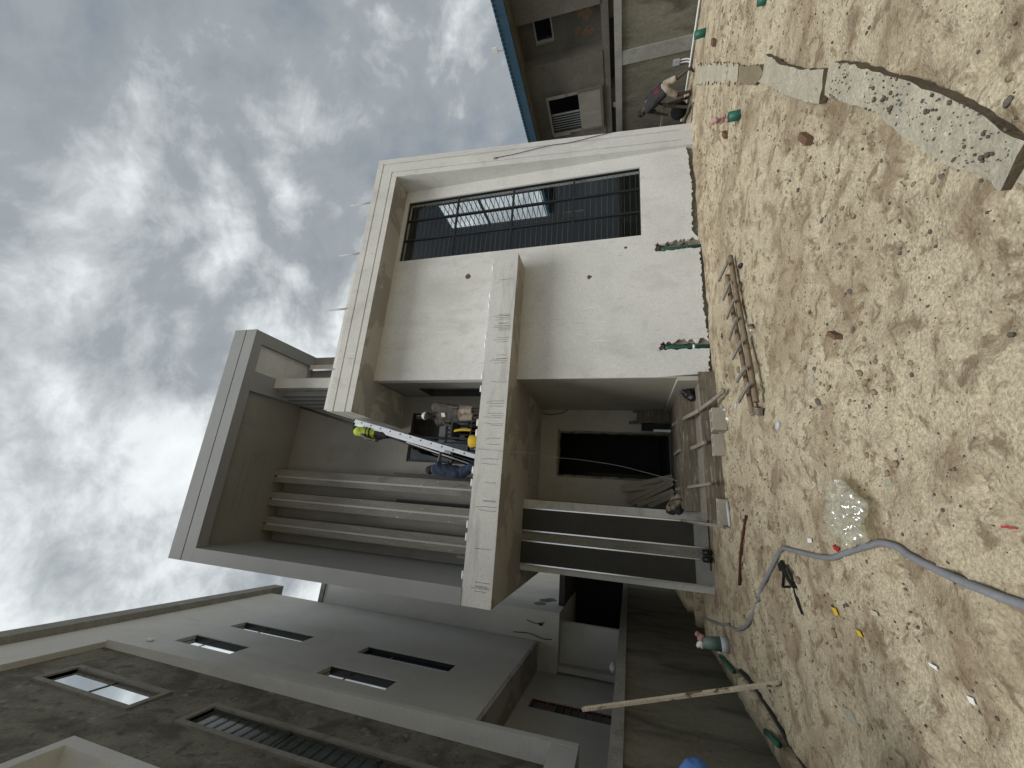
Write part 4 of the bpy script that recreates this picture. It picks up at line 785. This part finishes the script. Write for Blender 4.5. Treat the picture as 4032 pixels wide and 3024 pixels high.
SHIRT = lambda r=1.0, sl=.55: [('shL', 'hiL', .125 * r, .125 * r), ('shR', 'hiR', .125 * r, .125 * r), ('chest', 'pelvis', .145 * r, .14 * r), ('shL', 'shR', .078 * r, .078 * r), ('shL', ('shL', 'elL', sl), .072, .066), ('shR', ('shR', 'elR', sl), .072, .066)]
SHORTS = lambda k=.95: [('hiL', ('hiL', 'knL', k), .112, .092), ('hiR', ('hiR', 'knR', k), .112, .092), ('hiL', 'hiR', .118, .118), ('pelvis', 'hiL', .12, .11)]
def rel(c, d): return {k: (c[0] + v[0], c[1] + v[1], c[2] + v[2]) for k, v in d.items()}
JA = rel((1.75, 8.05, 4.32), dict(head=(-.08, -.08, 1.69), neck=(-.05, -.03, 1.52), chest=(-.02, 0, 1.30), pelvis=(.02, 0, .92), shL=(-.16, .10, 1.44), shR=(.12, -.12, 1.44), elR=(.14, -.16, 1.14), wrR=(.10, -.22, .92),
     elL=(-.26, -.02, 1.18), wrL=(-.32, -.20, .98), hiL=(-.06, .06, .90), hiR=(.08, -.05, .90), knL=(-.08, .04, .49), knR=(.08, -.06, .49), anL=(-.06, .08, .09), anR=(.08, -.02, .09), toL=(-.18, -.02, .04), toR=(-.02, -.14, .04)))
pA, _ = person('worker in white cap, grey tee and beige shorts standing on the balcony', JA, [('shirt', 'tee', SHIRT(1.0, .5), .012), ('shorts', 'beige', SHORTS(.8), .014)], (-.7, -.65, -.25), (1.75, 8.05, 4.32), 1.0, 'white')
part('shirt_print', MB().box(-.05, .05, -.004, .0, -.045, .045).xf(lambda p: (1.69 + p[0] * .78 + p[1] * .6, 7.90 + p[1] * .78 - p[0] * .62 + .0, 5.56 + p[2])), 'white', pA)
JB = rel((0.44, 8.0, 4.32), dict(head=(.02, 0, 1.42), neck=(.01, 0, 1.27), chest=(.03, 0, 1.07), pelvis=(-.02, 0, .72), shL=(.03, .19, 1.2), shR=(.03, -.19, 1.2), elR=(.24, -.26, 1.12), wrR=(.44, -.30, 1.08), elL=(.24, .16, 1.0), wrL=(.42, .02, .95),
     hiL=(-.02, .10, .70), hiR=(-.02, -.10, .70), knL=(.18, .12, .42), knR=(.12, -.12, .40), anL=(.0, .12, .10), anR=(-.08, -.12, .10), toL=(.14, .13, .04), toR=(.06, -.13, .04)))
person('man in dark blue work clothes gripping the aluminium ladder on the balcony', JB, [('shirt', 'denim', SHIRT(1.02, .75), .016), ('trousers', 'denim', SHORTS(1.0) + [('knL', ('knL', 'anL', .9), .088, .07), ('knR', ('knR', 'anR', .9), .088, .07)], .014)], (1, .2, -.15), (0.44, 8.0, 4.32), .98)
JC = dict(head=(1.34, 7.70, 7.66), neck=(1.28, 7.72, 7.56), chest=(1.20, 7.73, 7.40), pelvis=(1.17, 7.75, 7.10), shL=(1.22, 7.90, 7.50), shR=(1.20, 7.56, 7.48), elR=(1.06, 7.50, 7.22), wrR=(1.00, 7.48, 6.98), elL=(1.36, 7.86, 7.66), wrL=(1.47, 7.80, 7.78),
     hiL=(1.17, 7.84, 7.08), hiR=(1.17, 7.66, 7.08), knL=(1.20, 7.83, 6.72), knR=(1.16, 7.67, 6.72), anL=(1.11, 7.83, 6.38), anR=(1.07, 7.67, 6.38), toL=(1.22, 7.83, 6.31), toR=(1.19, 7.67, 6.31))
pC, VC = person('worker in yellow reflective vest standing high on the aluminium ladder', JC, [('vest', 'hivis', [('shL', 'hiL', .118, .112), ('shR', 'hiR', .118, .112), ('chest', ('chest', 'pelvis', .85), .14, .132), ('shL', 'shR', .07, .07)], .008),
     ('shorts', 'charcoal', SHORTS(.95), .016), ('sandals', 'charcoal', [('toL', 'anL', .036, .03), ('toR', 'anR', .036, .03)], .0)], (.8, .2, .5), (1.12, 7.75, 6.3), .92)
for zf in (.18, .45, .72):
    c_ = VC['chest'].lerp(VC['pelvis'], zf); mb = MB(); d_ = (VC['chest'] - VC['pelvis']).normalized()
    ring = [(c_.x + .15 * math.cos(t), c_.y + .222 * math.sin(t), c_.z + .02 * math.cos(t)) for t in np.linspace(0, 2 * math.pi, 22)]
    part('reflective_band', MB().tube(ring, .02, 6, cap=False), 'reflect' if zf > .3 else 'strip', pC)
JD = rel((9.25, 7.1, 0.0), dict(head=(.03, .56, 1.10), neck=(.04, .44, 1.02), chest=(.05, .30, .90), pelvis=(.05, .05, .64), shL=(-.10, .38, .96), shR=(.20, .38, .96), elR=(.22, .52, .74), wrR=(.20, .60, .56), elL=(-.12, .52, .74), wrL=(-.08, .62, .56),
     hiL=(-.04, .06, .60), hiR=(.14, .05, .60), knL=(-.06, .20, .34), knR=(.13, -.06, .36), anL=(-.06, .17, .09), anR=(.10, -.24, .12), toL=(-.05, .29, .04), toR=(.1, -.15, .04)))
person('bent worker in dark shirt and beige shorts beside the right boundary wall', JD, [('shirt', 'charcoal', SHIRT(.95, .7), .014), ('shorts', 'beige', SHORTS(.95), .014), ('sash', 'maroon', [(('chest', 'pelvis', .55), ('chest', 'pelvis', .85), .142, .14)], .006)], (0, 1, -.5), (9.25, 7.1, 0), .82)
JE = rel((-1.745, 2.80, 0), dict(head=(.0, .0, 1.62), neck=(.0, 0, 1.50), chest=(0, 0, 1.28), pelvis=(0, 0, .95), shL=(-.19, 0, 1.42), shR=(.19, 0, 1.42), elR=(.385, .03, 1.225), wrR=(.20, -.06, 1.06), elL=(-.28, 0, 1.12), wrL=(-.30, -.1, .88),
     hiL=(-.1, 0, .92), hiR=(.1, 0, .92), knL=(-.11, -.02, .5), knR=(.11, -.02, .5), anL=(-.12, .02, .09), anR=(.12, .02, .09), toL=(-.13, -.13, .04), toR=(.13, -.13, .04)))
person('person in blue at the left edge, only a bent sleeved elbow in view', JE, [('shirt', 'blueshirt', SHIRT(1.0, 1.0) + [('elR', ('elR', 'wrR', .9), .058, .05), ('elL', ('elL', 'wrL', .9), .06, .05)], .008), ('trousers', 'charcoal', SHORTS(1.0) + [('knL', 'anL', .09, .075), ('knR', 'anR', .09, .075)], .012)], (0, -1, 0), (-1.745, 2.80, 0))

# timber trestle by the right wall
tr = thing('timber_trestle', 'rough timber trestle beside the bent worker at the right wall', 'trestle', (9.45, 7.95, 0))
part('beam', MB().beam((9.4, 7.6, .58), (9.45, 8.5, .60), .07, .05), 'woodgrey', tr)
for (y, dx) in ((7.7, -.16), (7.7, .16), (8.35, -.16), (8.35, .16)): part('leg', MB().beam((9.43, y, .58), (9.43 + dx, y + .03, .0), .06, .03), 'wood', tr)
single('feed_sack', MB().ball((9.55, 8.0, .2), .2, 10, 7, (.8, 1.2, 1.0)), 'charcoal', 'dark sack slumped under the timber trestle', 'sack', smooth=True)
for i, (p0, p1) in enumerate((((9.1, 7.5, .03), (9.6, 8.6, .05)), ((8.6, 7.55, .02), (8.75, 7.2, .03)))):
    single('timber_offcut', MB().beam(p0, p1, .09, .04), 'wood', ('long timber lying along the right wall behind the frame foot', 'short timber offcut at the foot of the leaning frame')[i], 'timber', 'timber by the right wall')

# ------------------------------------------------------------------ wooden ladder on the sand
WL = thing('wooden_ladder', 'homemade wooden pole ladder lying on the sand in front of the wall', 'ladder', (2.4, 5.4, 0))
r1 = curve([(3.60, 5.50, .075), (3.0, 5.38, .085), (2.38, 5.26, .08), (1.8, 5.16, .075), (1.30, 5.08, .075)], 6)
r2 = curve([(3.47, 5.80, .06), (2.9, 5.68, .07), (2.22, 5.54, .06), (1.7, 5.42, .06), (1.20, 5.32, .055)], 6)
part('rail', MB().tube(r1, .034, 10), 'bamboo', WL, True); part('rail', MB().tube(r2, .03, 10), 'bamboo', WL, True)
for a, b in (((3.50, 5.98), (3.42, 5.36)), ((3.08, 5.82), (3.09, 5.36)), ((2.72, 5.72), (2.76, 5.24)), ((2.38, 5.70), (2.48, 5.22)), ((2.06, 5.62), (2.10, 5.12)), ((1.70, 5.53), (1.73, 5.06)), ((1.42, 5.53), (1.50, 4.99))):
    part('rung', MB().beam((a[0], a[1], .14), (b[0], b[1], .155), .05, .022), 'woodgrey', WL)
single('wood_offcut', MB().beam((1.26, 5.34, .03), (1.18, 5.10, .03), .09, .04), 'wood', 'small wood block at the near end of the wooden ladder', 'wood')
bt = thing('plastic_bottle', 'clear plastic bottle with orange label beside the wooden ladder', 'bottle', (2.34, 5.10, 0))
part('bottle_body', MB().tube([(2.46, 5.12, .035), (2.44, 5.12, .036), (2.40, 5.115, .037), (2.24, 5.09, .037), (2.20, 5.085, .02)], [.012, .014, .032, .034, .03], 12), 'film', bt, True)
part('bottle_label', MB().tube([(2.31, 5.10, .037), (2.27, 5.095, .037)], .0355, 12), 'brick', bt, True)

# broken concrete strip on the right
def rough_slab(name, poly, z1, label, m='slab', z0=-.06, jit=.012, tilt=0.0, tilt0=0.0):
    pts = []
    for i in range(len(poly)):
        a = Vector((*poly[i], 0)); b = Vector((*poly[(i + 1) % len(poly)], 0)); k = max(2, int((b - a).length / .07))
        for j in range(k):
            q = a.lerp(b, j / k); pts.append((q.x + (rng.uniform(-jit, jit) if j else 0), q.y + (rng.uniform(-jit, jit) if j else 0)))
    mb = MB().prism(pts, z0, z1)
    me_ = mb.mesh(name); bm = bmesh.new(); bm.from_mesh(me_)
    tops = [f for f in bm.faces if f.normal.z > .9]; bmesh.ops.triangulate(bm, faces=tops)
    for _ in range(3):
        bmesh.ops.subdivide_edges(bm, edges=[e_ for e_ in bm.edges if all(abs(w_.co.z - z1) < .02 for w_ in e_.verts) and e_.calc_length() > .09], cuts=1)
        bmesh.ops.triangulate(bm, faces=[f for f in bm.faces if f.normal.z > .5 and len(f.verts) > 3])
    for w_ in bm.verts:
        q = w_.co.copy(); w_.co.z += tilt * (q.x * .48 - q.y * .88 - tilt0)
        if q.z > z1 - .02: w_.co.z += .014 * mnoise.noise(q * 3) + .008 * mnoise.noise(q * 12) + .004 * mnoise.noise(q * 30)
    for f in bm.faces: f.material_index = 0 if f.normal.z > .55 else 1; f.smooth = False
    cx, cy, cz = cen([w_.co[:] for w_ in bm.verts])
    bmesh.ops.translate(bm, verts=bm.verts, vec=(-cx, -cy, 0)); bm.to_mesh(me_); bm.free(); me_.materials.append(M[m]); me_.materials.append(M['dirt_shade'])
    o = bpy.data.objects.new(name, me_); COL.objects.link(o); o.location = (cx, cy, 0); o['label'] = label; o['category'] = 'slab'; o['group'] = 'broken concrete strip'; return o
rough_slab('concrete_slab', [(3.36, 2.66), (3.12, 2.49), (2.49, 2.14), (1.9, 1.84), (1.55, 1.70), (1.49, 1.665), (1.40, 1.83), (1.47, 1.86), (1.87, 2.09), (2.54, 2.39), (3.22, 2.80)], .05, 'largest broken concrete slab, pebble-strewn, nearest the camera on the right', z0=-.01, tilt=.05, tilt0=-.90, jit=.007)
rough_slab('concrete_slab', [(4.95, 3.66), (4.35, 3.36), (3.9, 3.09), (3.44, 2.76), (3.33, 2.83), (3.28, 2.93), (3.81, 3.28), (4.6, 3.75), (4.97, 3.98), (4.88, 3.84)], .03, 'broken concrete slab just behind the largest one', z0=-.02, tilt=.05, tilt0=-1.0, jit=.008)
rough_slab('concrete_slab', [(5.89, 4.44), (5.1, 3.88), (4.86, 3.80), (5.02, 4.06), (5.79, 4.6)], .03, 'damp brown patch of broken slab in the middle of the strip', 'damp')
rough_slab('concrete_slab', [(9.05, 6.62), (7.4, 5.45), (5.96, 4.46), (5.82, 4.60), (7.3, 5.70), (8.8, 6.84)], .028, 'thin far end of the concrete strip running to the right wall', jit=.035)
rough_slab('concrete_slab', [(1.40, 1.78), (1.46, 1.64), (1.05, 1.42), (0.85, 1.5), (1.2, 1.70)], .03, 'corner of a concrete slab cut off by the bottom right edge')
def stubpipe(p0, p1, r, label, m='green'):
    single('pipe_stub', MB().tube([p0, p1], r, 16), m, label, 'pipe', 'green pipe stubs standing in the sand', True)
stubpipe((8.75, 5.80, -.05), (8.72, 5.80, .22), .07, 'green pipe stub standing farthest right near the boundary wall')
stubpipe((5.28, 4.66, -.05), (5.27, 4.66, .16), .065, 'green pipe stub with crumpled plastic stuffed in its top')
stubpipe((5.66, 3.56, -.05), (5.66, 3.56, .07), .05, 'green pipe stub at the very top edge of the photo')
mb = MB()
for k in range(6): mb.ball((5.30 + rng.uniform(-.06, .05), 4.68 + rng.uniform(-.03, .06), .18 + .035 * k), rng.uniform(.025, .045), 6, 5)
remesh(single('plastic_scrap', mb, 'pinkcloth', 'crumpled pinkish plastic stuffed into the green pipe stub', 'scrap', smooth=True), .009, 2, .4, (.012, 30))
def lump(loc, r, seed, sq=(1.2, .9, .7)):
    mb = MB().ball((0, 0, 0), r, 9, 7, sq)
    a = seed * 1.7; c, s_ = math.cos(a), math.sin(a)
    g_ = gz(loc[0], loc[1])
    def fn(p):
        q = Vector(p); q *= 1 + .35 * mnoise.noise(q * (2.0 / r) * .6 + Vector((seed, seed * 2, 0))); return (loc[0] + q.x * c - q.y * s_, loc[1] + q.x * s_ + q.y * c, g_ + r * sq[2] * .25 + q.z)
    return mb.xf(fn)
STN = [((1.75, 1.71), .030, 'dark oval stone just right of the largest slab', 'stone'), ((1.75, 2.12), .026, 'round dark stone left of the largest slab edge', 'stone'), ((3.29, 3.34), .0, '', ''), ((0.97, 3.79), .055, 'wedge-shaped grey stone in the middle of the sand', 'stone'),
       ((1.18, 3.84), .06, 'mottled grey lump beside the wedge-shaped stone', 'slab'), ((1.27, 3.79), .035, 'small grey stone above the mottled lump', 'stone'), ((1.33, 3.92), .03, 'small blue-grey stone furthest back of the middle cluster', 'stone'), ((3.28, 5.26), .07, 'dark cloth-like lump beside the far end of the wooden ladder', 'black'),
       ((2.78, 6.53), .06, 'dark lump between wooden ladder and wall', 'black'), ((2.12, 6.59), .06, 'brown stone behind the wooden ladder near the steps', 'stone'), ((2.01, 5.97), .07, 'brown clod right behind the wooden ladder', 'damp'), ((2.43, 3.3), .035, 'long dark stone in the sand left of the slabs', 'stone'),
       ((0.20, 2.33), .022, 'round dark pebble right of the clear plastic bag', 'stone'), ((0.45, 2.94), .02, 'dark pebble above the clear plastic bag', 'stone'), ((1.02, 3.15), .04, 'tan clod in the churned sand', 'damp'), ((1.36, 3.17), .03, 'dark stone beside the brick fragment', 'stone'), ((1.63, 3.08), .035, 'grey stone behind the brick fragment', 'stone')]
for i, ((x, y), r, lab, m) in enumerate(STN):
    if r: single('stone', lump((x, y), r * .62, i + 3, (1.4, .85, .55)), m, lab, 'stone', 'stones scattered on the sand', True)
for (p0, p1, w, lab) in (((3.36, 3.30), (3.18, 3.20), .06, 'brown brick fragment left of the second slab'), ((5.80, 5.40), (5.62, 5.30), .07, 'grey brick fragment in front of the leaning frame foot'), ((7.95, 5.45), (7.70, 5.32), .09, 'brown brick fragment far right near the first pipe stub'), ((1.44, 3.40), (1.36, 3.30), .035, 'short brown brick piece in the churned sand')):
    single('brick_fragment', MB().beam((*p0, gz(*p0) + .03), (*p1, gz(*p1) + .03), w, .05), 'brick', lab, 'brick', 'brick fragments on the sand')
# pebbles and crumbs nobody could count
mb = MB(); pm = MB()
ico = [(0, 0, 1), (.89, 0, .45), (.28, .85, .45), (-.72, .53, .45), (-.72, -.53, .45), (.28, -.85, .45), (.72, .53, -.45), (-.28, .85, -.45), (-.89, 0, -.45), (-.28, -.85, -.45), (.72, -.53, -.45), (0, 0, -1)]
icf = [(0, 1, 2), (0, 2, 3), (0, 3, 4), (0, 4, 5), (0, 5, 1), (1, 6, 2), (2, 7, 3), (3, 8, 4), (4, 9, 5), (5, 10, 1), (1, 10, 6), (2, 6, 7), (3, 7, 8), (4, 8, 9), (5, 9, 10), (11, 7, 6), (11, 8, 7), (11, 9, 8), (11, 10, 9), (11, 6, 10)]
NP = 2000
px = rng.uniform(-2.0, 8.0, NP); py = rng.uniform(1.3, 7.2, NP)
near_ = rng.random(NP) < .45; py[near_] = rng.uniform(1.3, 4.0, near_.sum()); px[near_] = rng.uniform(-1.2, 4.5, near_.sum())
pz = ground_h(px, py)
for i in range(NP):
    r = rng.gamma(1.6, .0024) + .0022; a = rng.uniform(.6, 1.3, 3) * (1, 1, .7)
    (pm if rng.random() < .16 else mb).add([(px[i] + x * r * a[0], py[i] + y * r * a[1], pz[i] + r * .25 + z * r * a[2]) for x, y, z in ico], icf)
for i in range(260):                                    # pebbles lying on the largest slab
    t = rng.random(); u = rng.normal(0, .28)
    x = 3.2 - 1.72 * t; y0 = np.interp(x, [1.4, 1.9, 2.5, 3.1, 3.3], [1.74, 1.95, 2.26, 2.62, 2.70]); y = y0 + np.clip(u * .3, -.11, .10)
    r = rng.gamma(1.8, .0022) + .0022; a = rng.uniform(.6, 1.3, 3) * (1, 1, .7)
    mb.add([(x + p[0] * r * a[0], y + p[1] * r * a[1], 0.053 + .05 * (x * .48 - y * .88 + .90) + p[2] * r * a[2]) for p in ico], icf)
cl = MB(); NC = 5200
px = rng.uniform(-2.1, 8.5, NC); py = rng.uniform(1.2, 7.3, NC); dn = vnoise(px * 0.9 + 3, py * 0.9 + 7, 8) + .6 * vnoise(px * 2.6, py * 2.6, 12); keep = dn > rng.uniform(-.25, .35, NC); px, py = px[keep], py[keep]; pz = ground_h(px, py)
for i in range(len(px)):
    r = min(rng.gamma(1.7, .0045) + .004, .032); a = rng.uniform(.6, 1.4, 3) * (1, 1, .65); t = rng.uniform(0, 6.28); c, s_ = math.cos(t), math.sin(t)
    cl.add([(px[i] + (x * c * a[0] - y * s_ * a[1]) * r * rng.uniform(.8, 1.2), py[i] + (x * s_ * a[0] + y * c * a[1]) * r * rng.uniform(.8, 1.2), pz[i] + r * .12 + z * r * a[2]) for x, y, z in ico], icf)
part('sand_clods', cl, 'clod', None, True, 'loose damp clods of sand churned up over the yard', 'stuff', 'clods')
part('pebbles', mb, 'pebble', None, True, 'dark pebbles and crumbs scattered over the sand and slab', 'stuff', 'pebbles')
part('pale_chips', pm, 'palestone', None, True, 'pale stone chips scattered over the sand', 'stuff', 'chips')

# grey hose, bag, strap and litter
pts = [(-0.29, 2.05), (-0.27, 2.32), (-0.25, 2.45), (-0.22, 2.65), (-0.16, 2.92), (-0.12, 3.03), (-0.11, 3.2), (-0.14, 3.35), (-0.22, 3.68), (-0.28, 3.92), (-0.3, 4.33), (-0.3, 4.73), (-0.31, 4.99), (-0.39, 5.2), (-0.62, 5.51), (-0.80, 5.75), (-1.0, 6.07), (-1.3, 6.41), (-1.48, 6.73), (-1.64, 7.21), (-1.7, 7.61), (-1.72, 7.82), (-1.91, 8.61), (-2.1, 9.8)]
single('grey_hose', MB().tube(curve([(x, y, gz(x, y) + .018) for x, y in pts], 8), .022, 10), 'cable', 'grey hose snaking over the sand from the passage to the front', 'hose', smooth=True)
mb = MB()
for (x, y, z, r) in ((.10, 3.28, .08, .12), (.05, 3.42, .06, .12), (.12, 3.40, .09, .10), (.19, 3.42, .05, .06), (-.02, 3.36, .06, .10), (.0, 3.56, .04, .09), (.09, 3.56, .035, .07), (-.08, 3.48, .03, .07), (.23, 3.46, .03, .035)): mb.ball((x, y, z), r, 12, 9, (1, 1, .8))
bo = remesh(single('plastic_bag', mb, 'film', 'knotted clear plastic bag on the sand beside the grey hose', 'bag', smooth=True), .009, 2, .5)
vdisp(bo.data, lambda q: .085 * (abs(mnoise.noise(q * 7)) + .5 * abs(mnoise.noise(q * 15 + Vector((3, 1, 2)))) + .3 * abs(mnoise.noise(q * 31)) - .3))
for w_ in bo.data.vertices: w_.co.z = max(w_.co.z, -.01)
bo.scale.z = .72; bo.location.z = gz(.05, 3.4) + .03
single('plastic_film', MB().add([(.22, 2.96, gz(.22, 2.96) + .015), (.30, 3.02, gz(.3, 3.02) + .02), (.27, 3.10, gz(.27, 3.1) + .012), (.19, 3.06, gz(.19, 3.06) + .02)], [(0, 1, 2, 3)]), 'film', 'small scrap of clear film beside the plastic bag', 'film')
g0 = lambda x, y, h: (x, y, gz(x, y) + h)
st_ = thing('black_strap', 'tangled black plastic strap beside the grey hose bend', 'strap', g0(-.6, 4.95, 0))
part('strap_loop', MB().tube([g0(-.50, 5.12, .015), g0(-.47, 4.92, .03), g0(-.52, 4.78, .03), g0(-.64, 4.78, .015), g0(-.70, 5.14, .012), g0(-.58, 5.04, .03), g0(-.50, 5.10, .02)], .014, 6), 'black', st_)
part('strap_fold', MB().beam(g0(-.48, 5.0, .03), g0(-.63, 4.80, .03), .055, .012, seg=4, bend=.012), 'black', st_); part('strap_tail', MB().beam(g0(-.62, 4.80, .02), g0(-.85, 4.66, .012), .035, .006, seg=4, bend=.01), 'black', st_)
part('buckle', MB().beam(g0(-.52, 5.16, .03), g0(-.46, 5.04, .03), .07, .02), 'black', st_)
def scrap(pts, m, lab, h=.008, cat='scrap'):
    P = [(x, y, gz(x, y) + h + rng.uniform(0, .006)) for x, y in pts]; c = np.mean(P, axis=0); nn = len(P)
    Q = [(p[0], p[1], p[2] + .004) for p in P]
    mb = MB().add(P + Q, [tuple(range(nn))[::-1], tuple(range(nn, 2 * nn))] + [(i, (i + 1) % nn, nn + (i + 1) % nn, nn + i) for i in range(nn)])
    single('litter', mb, m, lab, cat, 'litter on the sand')
scrap([(-.18, 3.87), (-.19, 3.75), (-.225, 3.74), (-.21, 3.86)], 'red', 'red plastic scrap right beside the grey hose')
scrap([(-.165, 4.36), (-.16, 4.28), (-.195, 4.28), (-.20, 4.36)], 'white', 'white paper scrap in the sand behind the clear bag')
scrap([(-.66, 4.06), (-.655, 3.99), (-.70, 3.98), (-.715, 4.04)], 'yellow', 'yellow wrapper with pale centre in front of the black strap')
scrap([(-.74, 3.75), (-.735, 3.70), (-.77, 3.69), (-.775, 3.74)], 'yellow', 'smaller yellow wrapper left of the pale-centred one')
scrap([(-.55, 3.48), (-.55, 3.41), (-.575, 3.40), (-.58, 3.47)], 'palestone', 'crumpled cream wrapper nearest the grey hose')
scrap([(.036, 2.285), (.030, 2.245), (.024, 2.245), (.027, 2.285)], 'red', 'thin red strip on the bare sand near the bottom')
scrap([(-1.36, 4.14), (-1.33, 4.0), (-1.385, 3.89), (-1.42, 3.92), (-1.405, 4.08)], 'film', 'clear glass-like offcut on the sand in front of the pole', .01)
scrap([(-.69, 2.95), (-.69, 2.89), (-.71, 2.89), (-.705, 2.95)], 'white', 'small white chip in the open sand on the left')
scrap([(-.76, 2.74), (-.755, 2.70), (-.785, 2.70), (-.785, 2.735)], 'white', 'white chip nearest the left photo edge')
for i, (x, y) in enumerate(((.95, 4.75), (1.46, 6.78), (1.55, 6.3), (1.62, 6.85))):
    o = single('paper_scrap', lump((x, y), .038, i + 31, (1.5, .8, .6)), 'greyplastic' if i != 1 else 'white', ('blue-white plastic scrap between ladder and bag', 'crumpled white paper in front of the hollow blocks', 'crumpled grey plastic in front of the upright block', 'grey plastic scrap behind the upright block')[i], 'scrap', 'crumpled scraps near the blocks', True)
single('steel_rod', MB().tube(curve([g0(-.01, 6.23, .02), g0(-.3, 6.42, .02), g0(-.55, 6.58, .025), g0(-.98, 6.86, .02)], 4), [.018] * 13, 7), 'rust', 'rusty steel rod lying on the sand before the pillar', 'rod')
single('steel_rod', MB().tube([(-.1, 8.55, .06), (-.55, 8.6, .05), (-1.05, 8.62, .05)], .015, 6), 'rust', 'rusty rod lying along the pillar foot', 'rod')
for i, x in enumerate((-.74, -.86)):
    single('pipe_end', MB().tube([(x, 8.62, .02), (x, 8.66, .17)], .055, 12), 'black', ('right black pipe end at the pillar foot', 'left black pipe end at the pillar foot')[i], 'pipe', 'black pipe ends at the pillar foot', True)
bk = thing('plant_pot', 'green tub with white rim stuffed with rags at the left wall foot', 'tub', (-2.04, 7.95, 0))
part('tub_body', MB().tube([(-2.06, 7.96, .10), (-2.07, 7.97, .36)], [.11, .085], 16), 'pipebucket', bk, True)
part('tub_rim', MB().tube([(-2.055, 7.955, -.02), (-2.06, 7.96, .10)], [.115, .12], 16), 'greyplastic', bk, True)
for (dx, m_) in ((.05, 'pinkcloth'), (-.05, 'white')): remesh(part('rag', MB().ball((-2.06 + dx, 7.97, .39), .06, 8, 6).ball((-2.05 + dx * 1.6, 7.97, .44), .04, 8, 6), m_, bk, True), .01, 2, .5, (.02, 25))
single('white_rag', lump((-2.3, 8.6), .08, 77), 'white', 'small white rag at the left wall foot behind the tub', 'rag', smooth=True)
yy = np.linspace(3.4, 7.5, 24)
single('black_pipe', MB().tube([(-2.25 + .04 * math.sin(y * 2.1), y, -.075) for y in yy], .035, 10), 'black', 'black pipe lying in the narrow trench along the left wall', 'pipe', smooth=True)
single('green_pipe', MB().tube([(-2.37, 8.45, .02), (-2.29, 7.55, .03)], .035, 10), 'green', 'green pipe length beyond the leaning pole at the wall foot', 'pipe', smooth=True)
single('green_pipe', MB().tube([(-2.40, 6.10, .03), (-2.33, 5.68, .03)], .032, 10), 'green', 'short green pipe nearest the camera at the wall foot', 'pipe', smooth=True)
single('painted_pole', MB().beam((-1.71, 5.55, -.02), (-2.45, 5.79, 2.12), .036, .036), 'chippaint', 'chipped cream-painted pole leaning on the left boundary wall', 'pole')
bpy.data.scenes.remove(SCR)
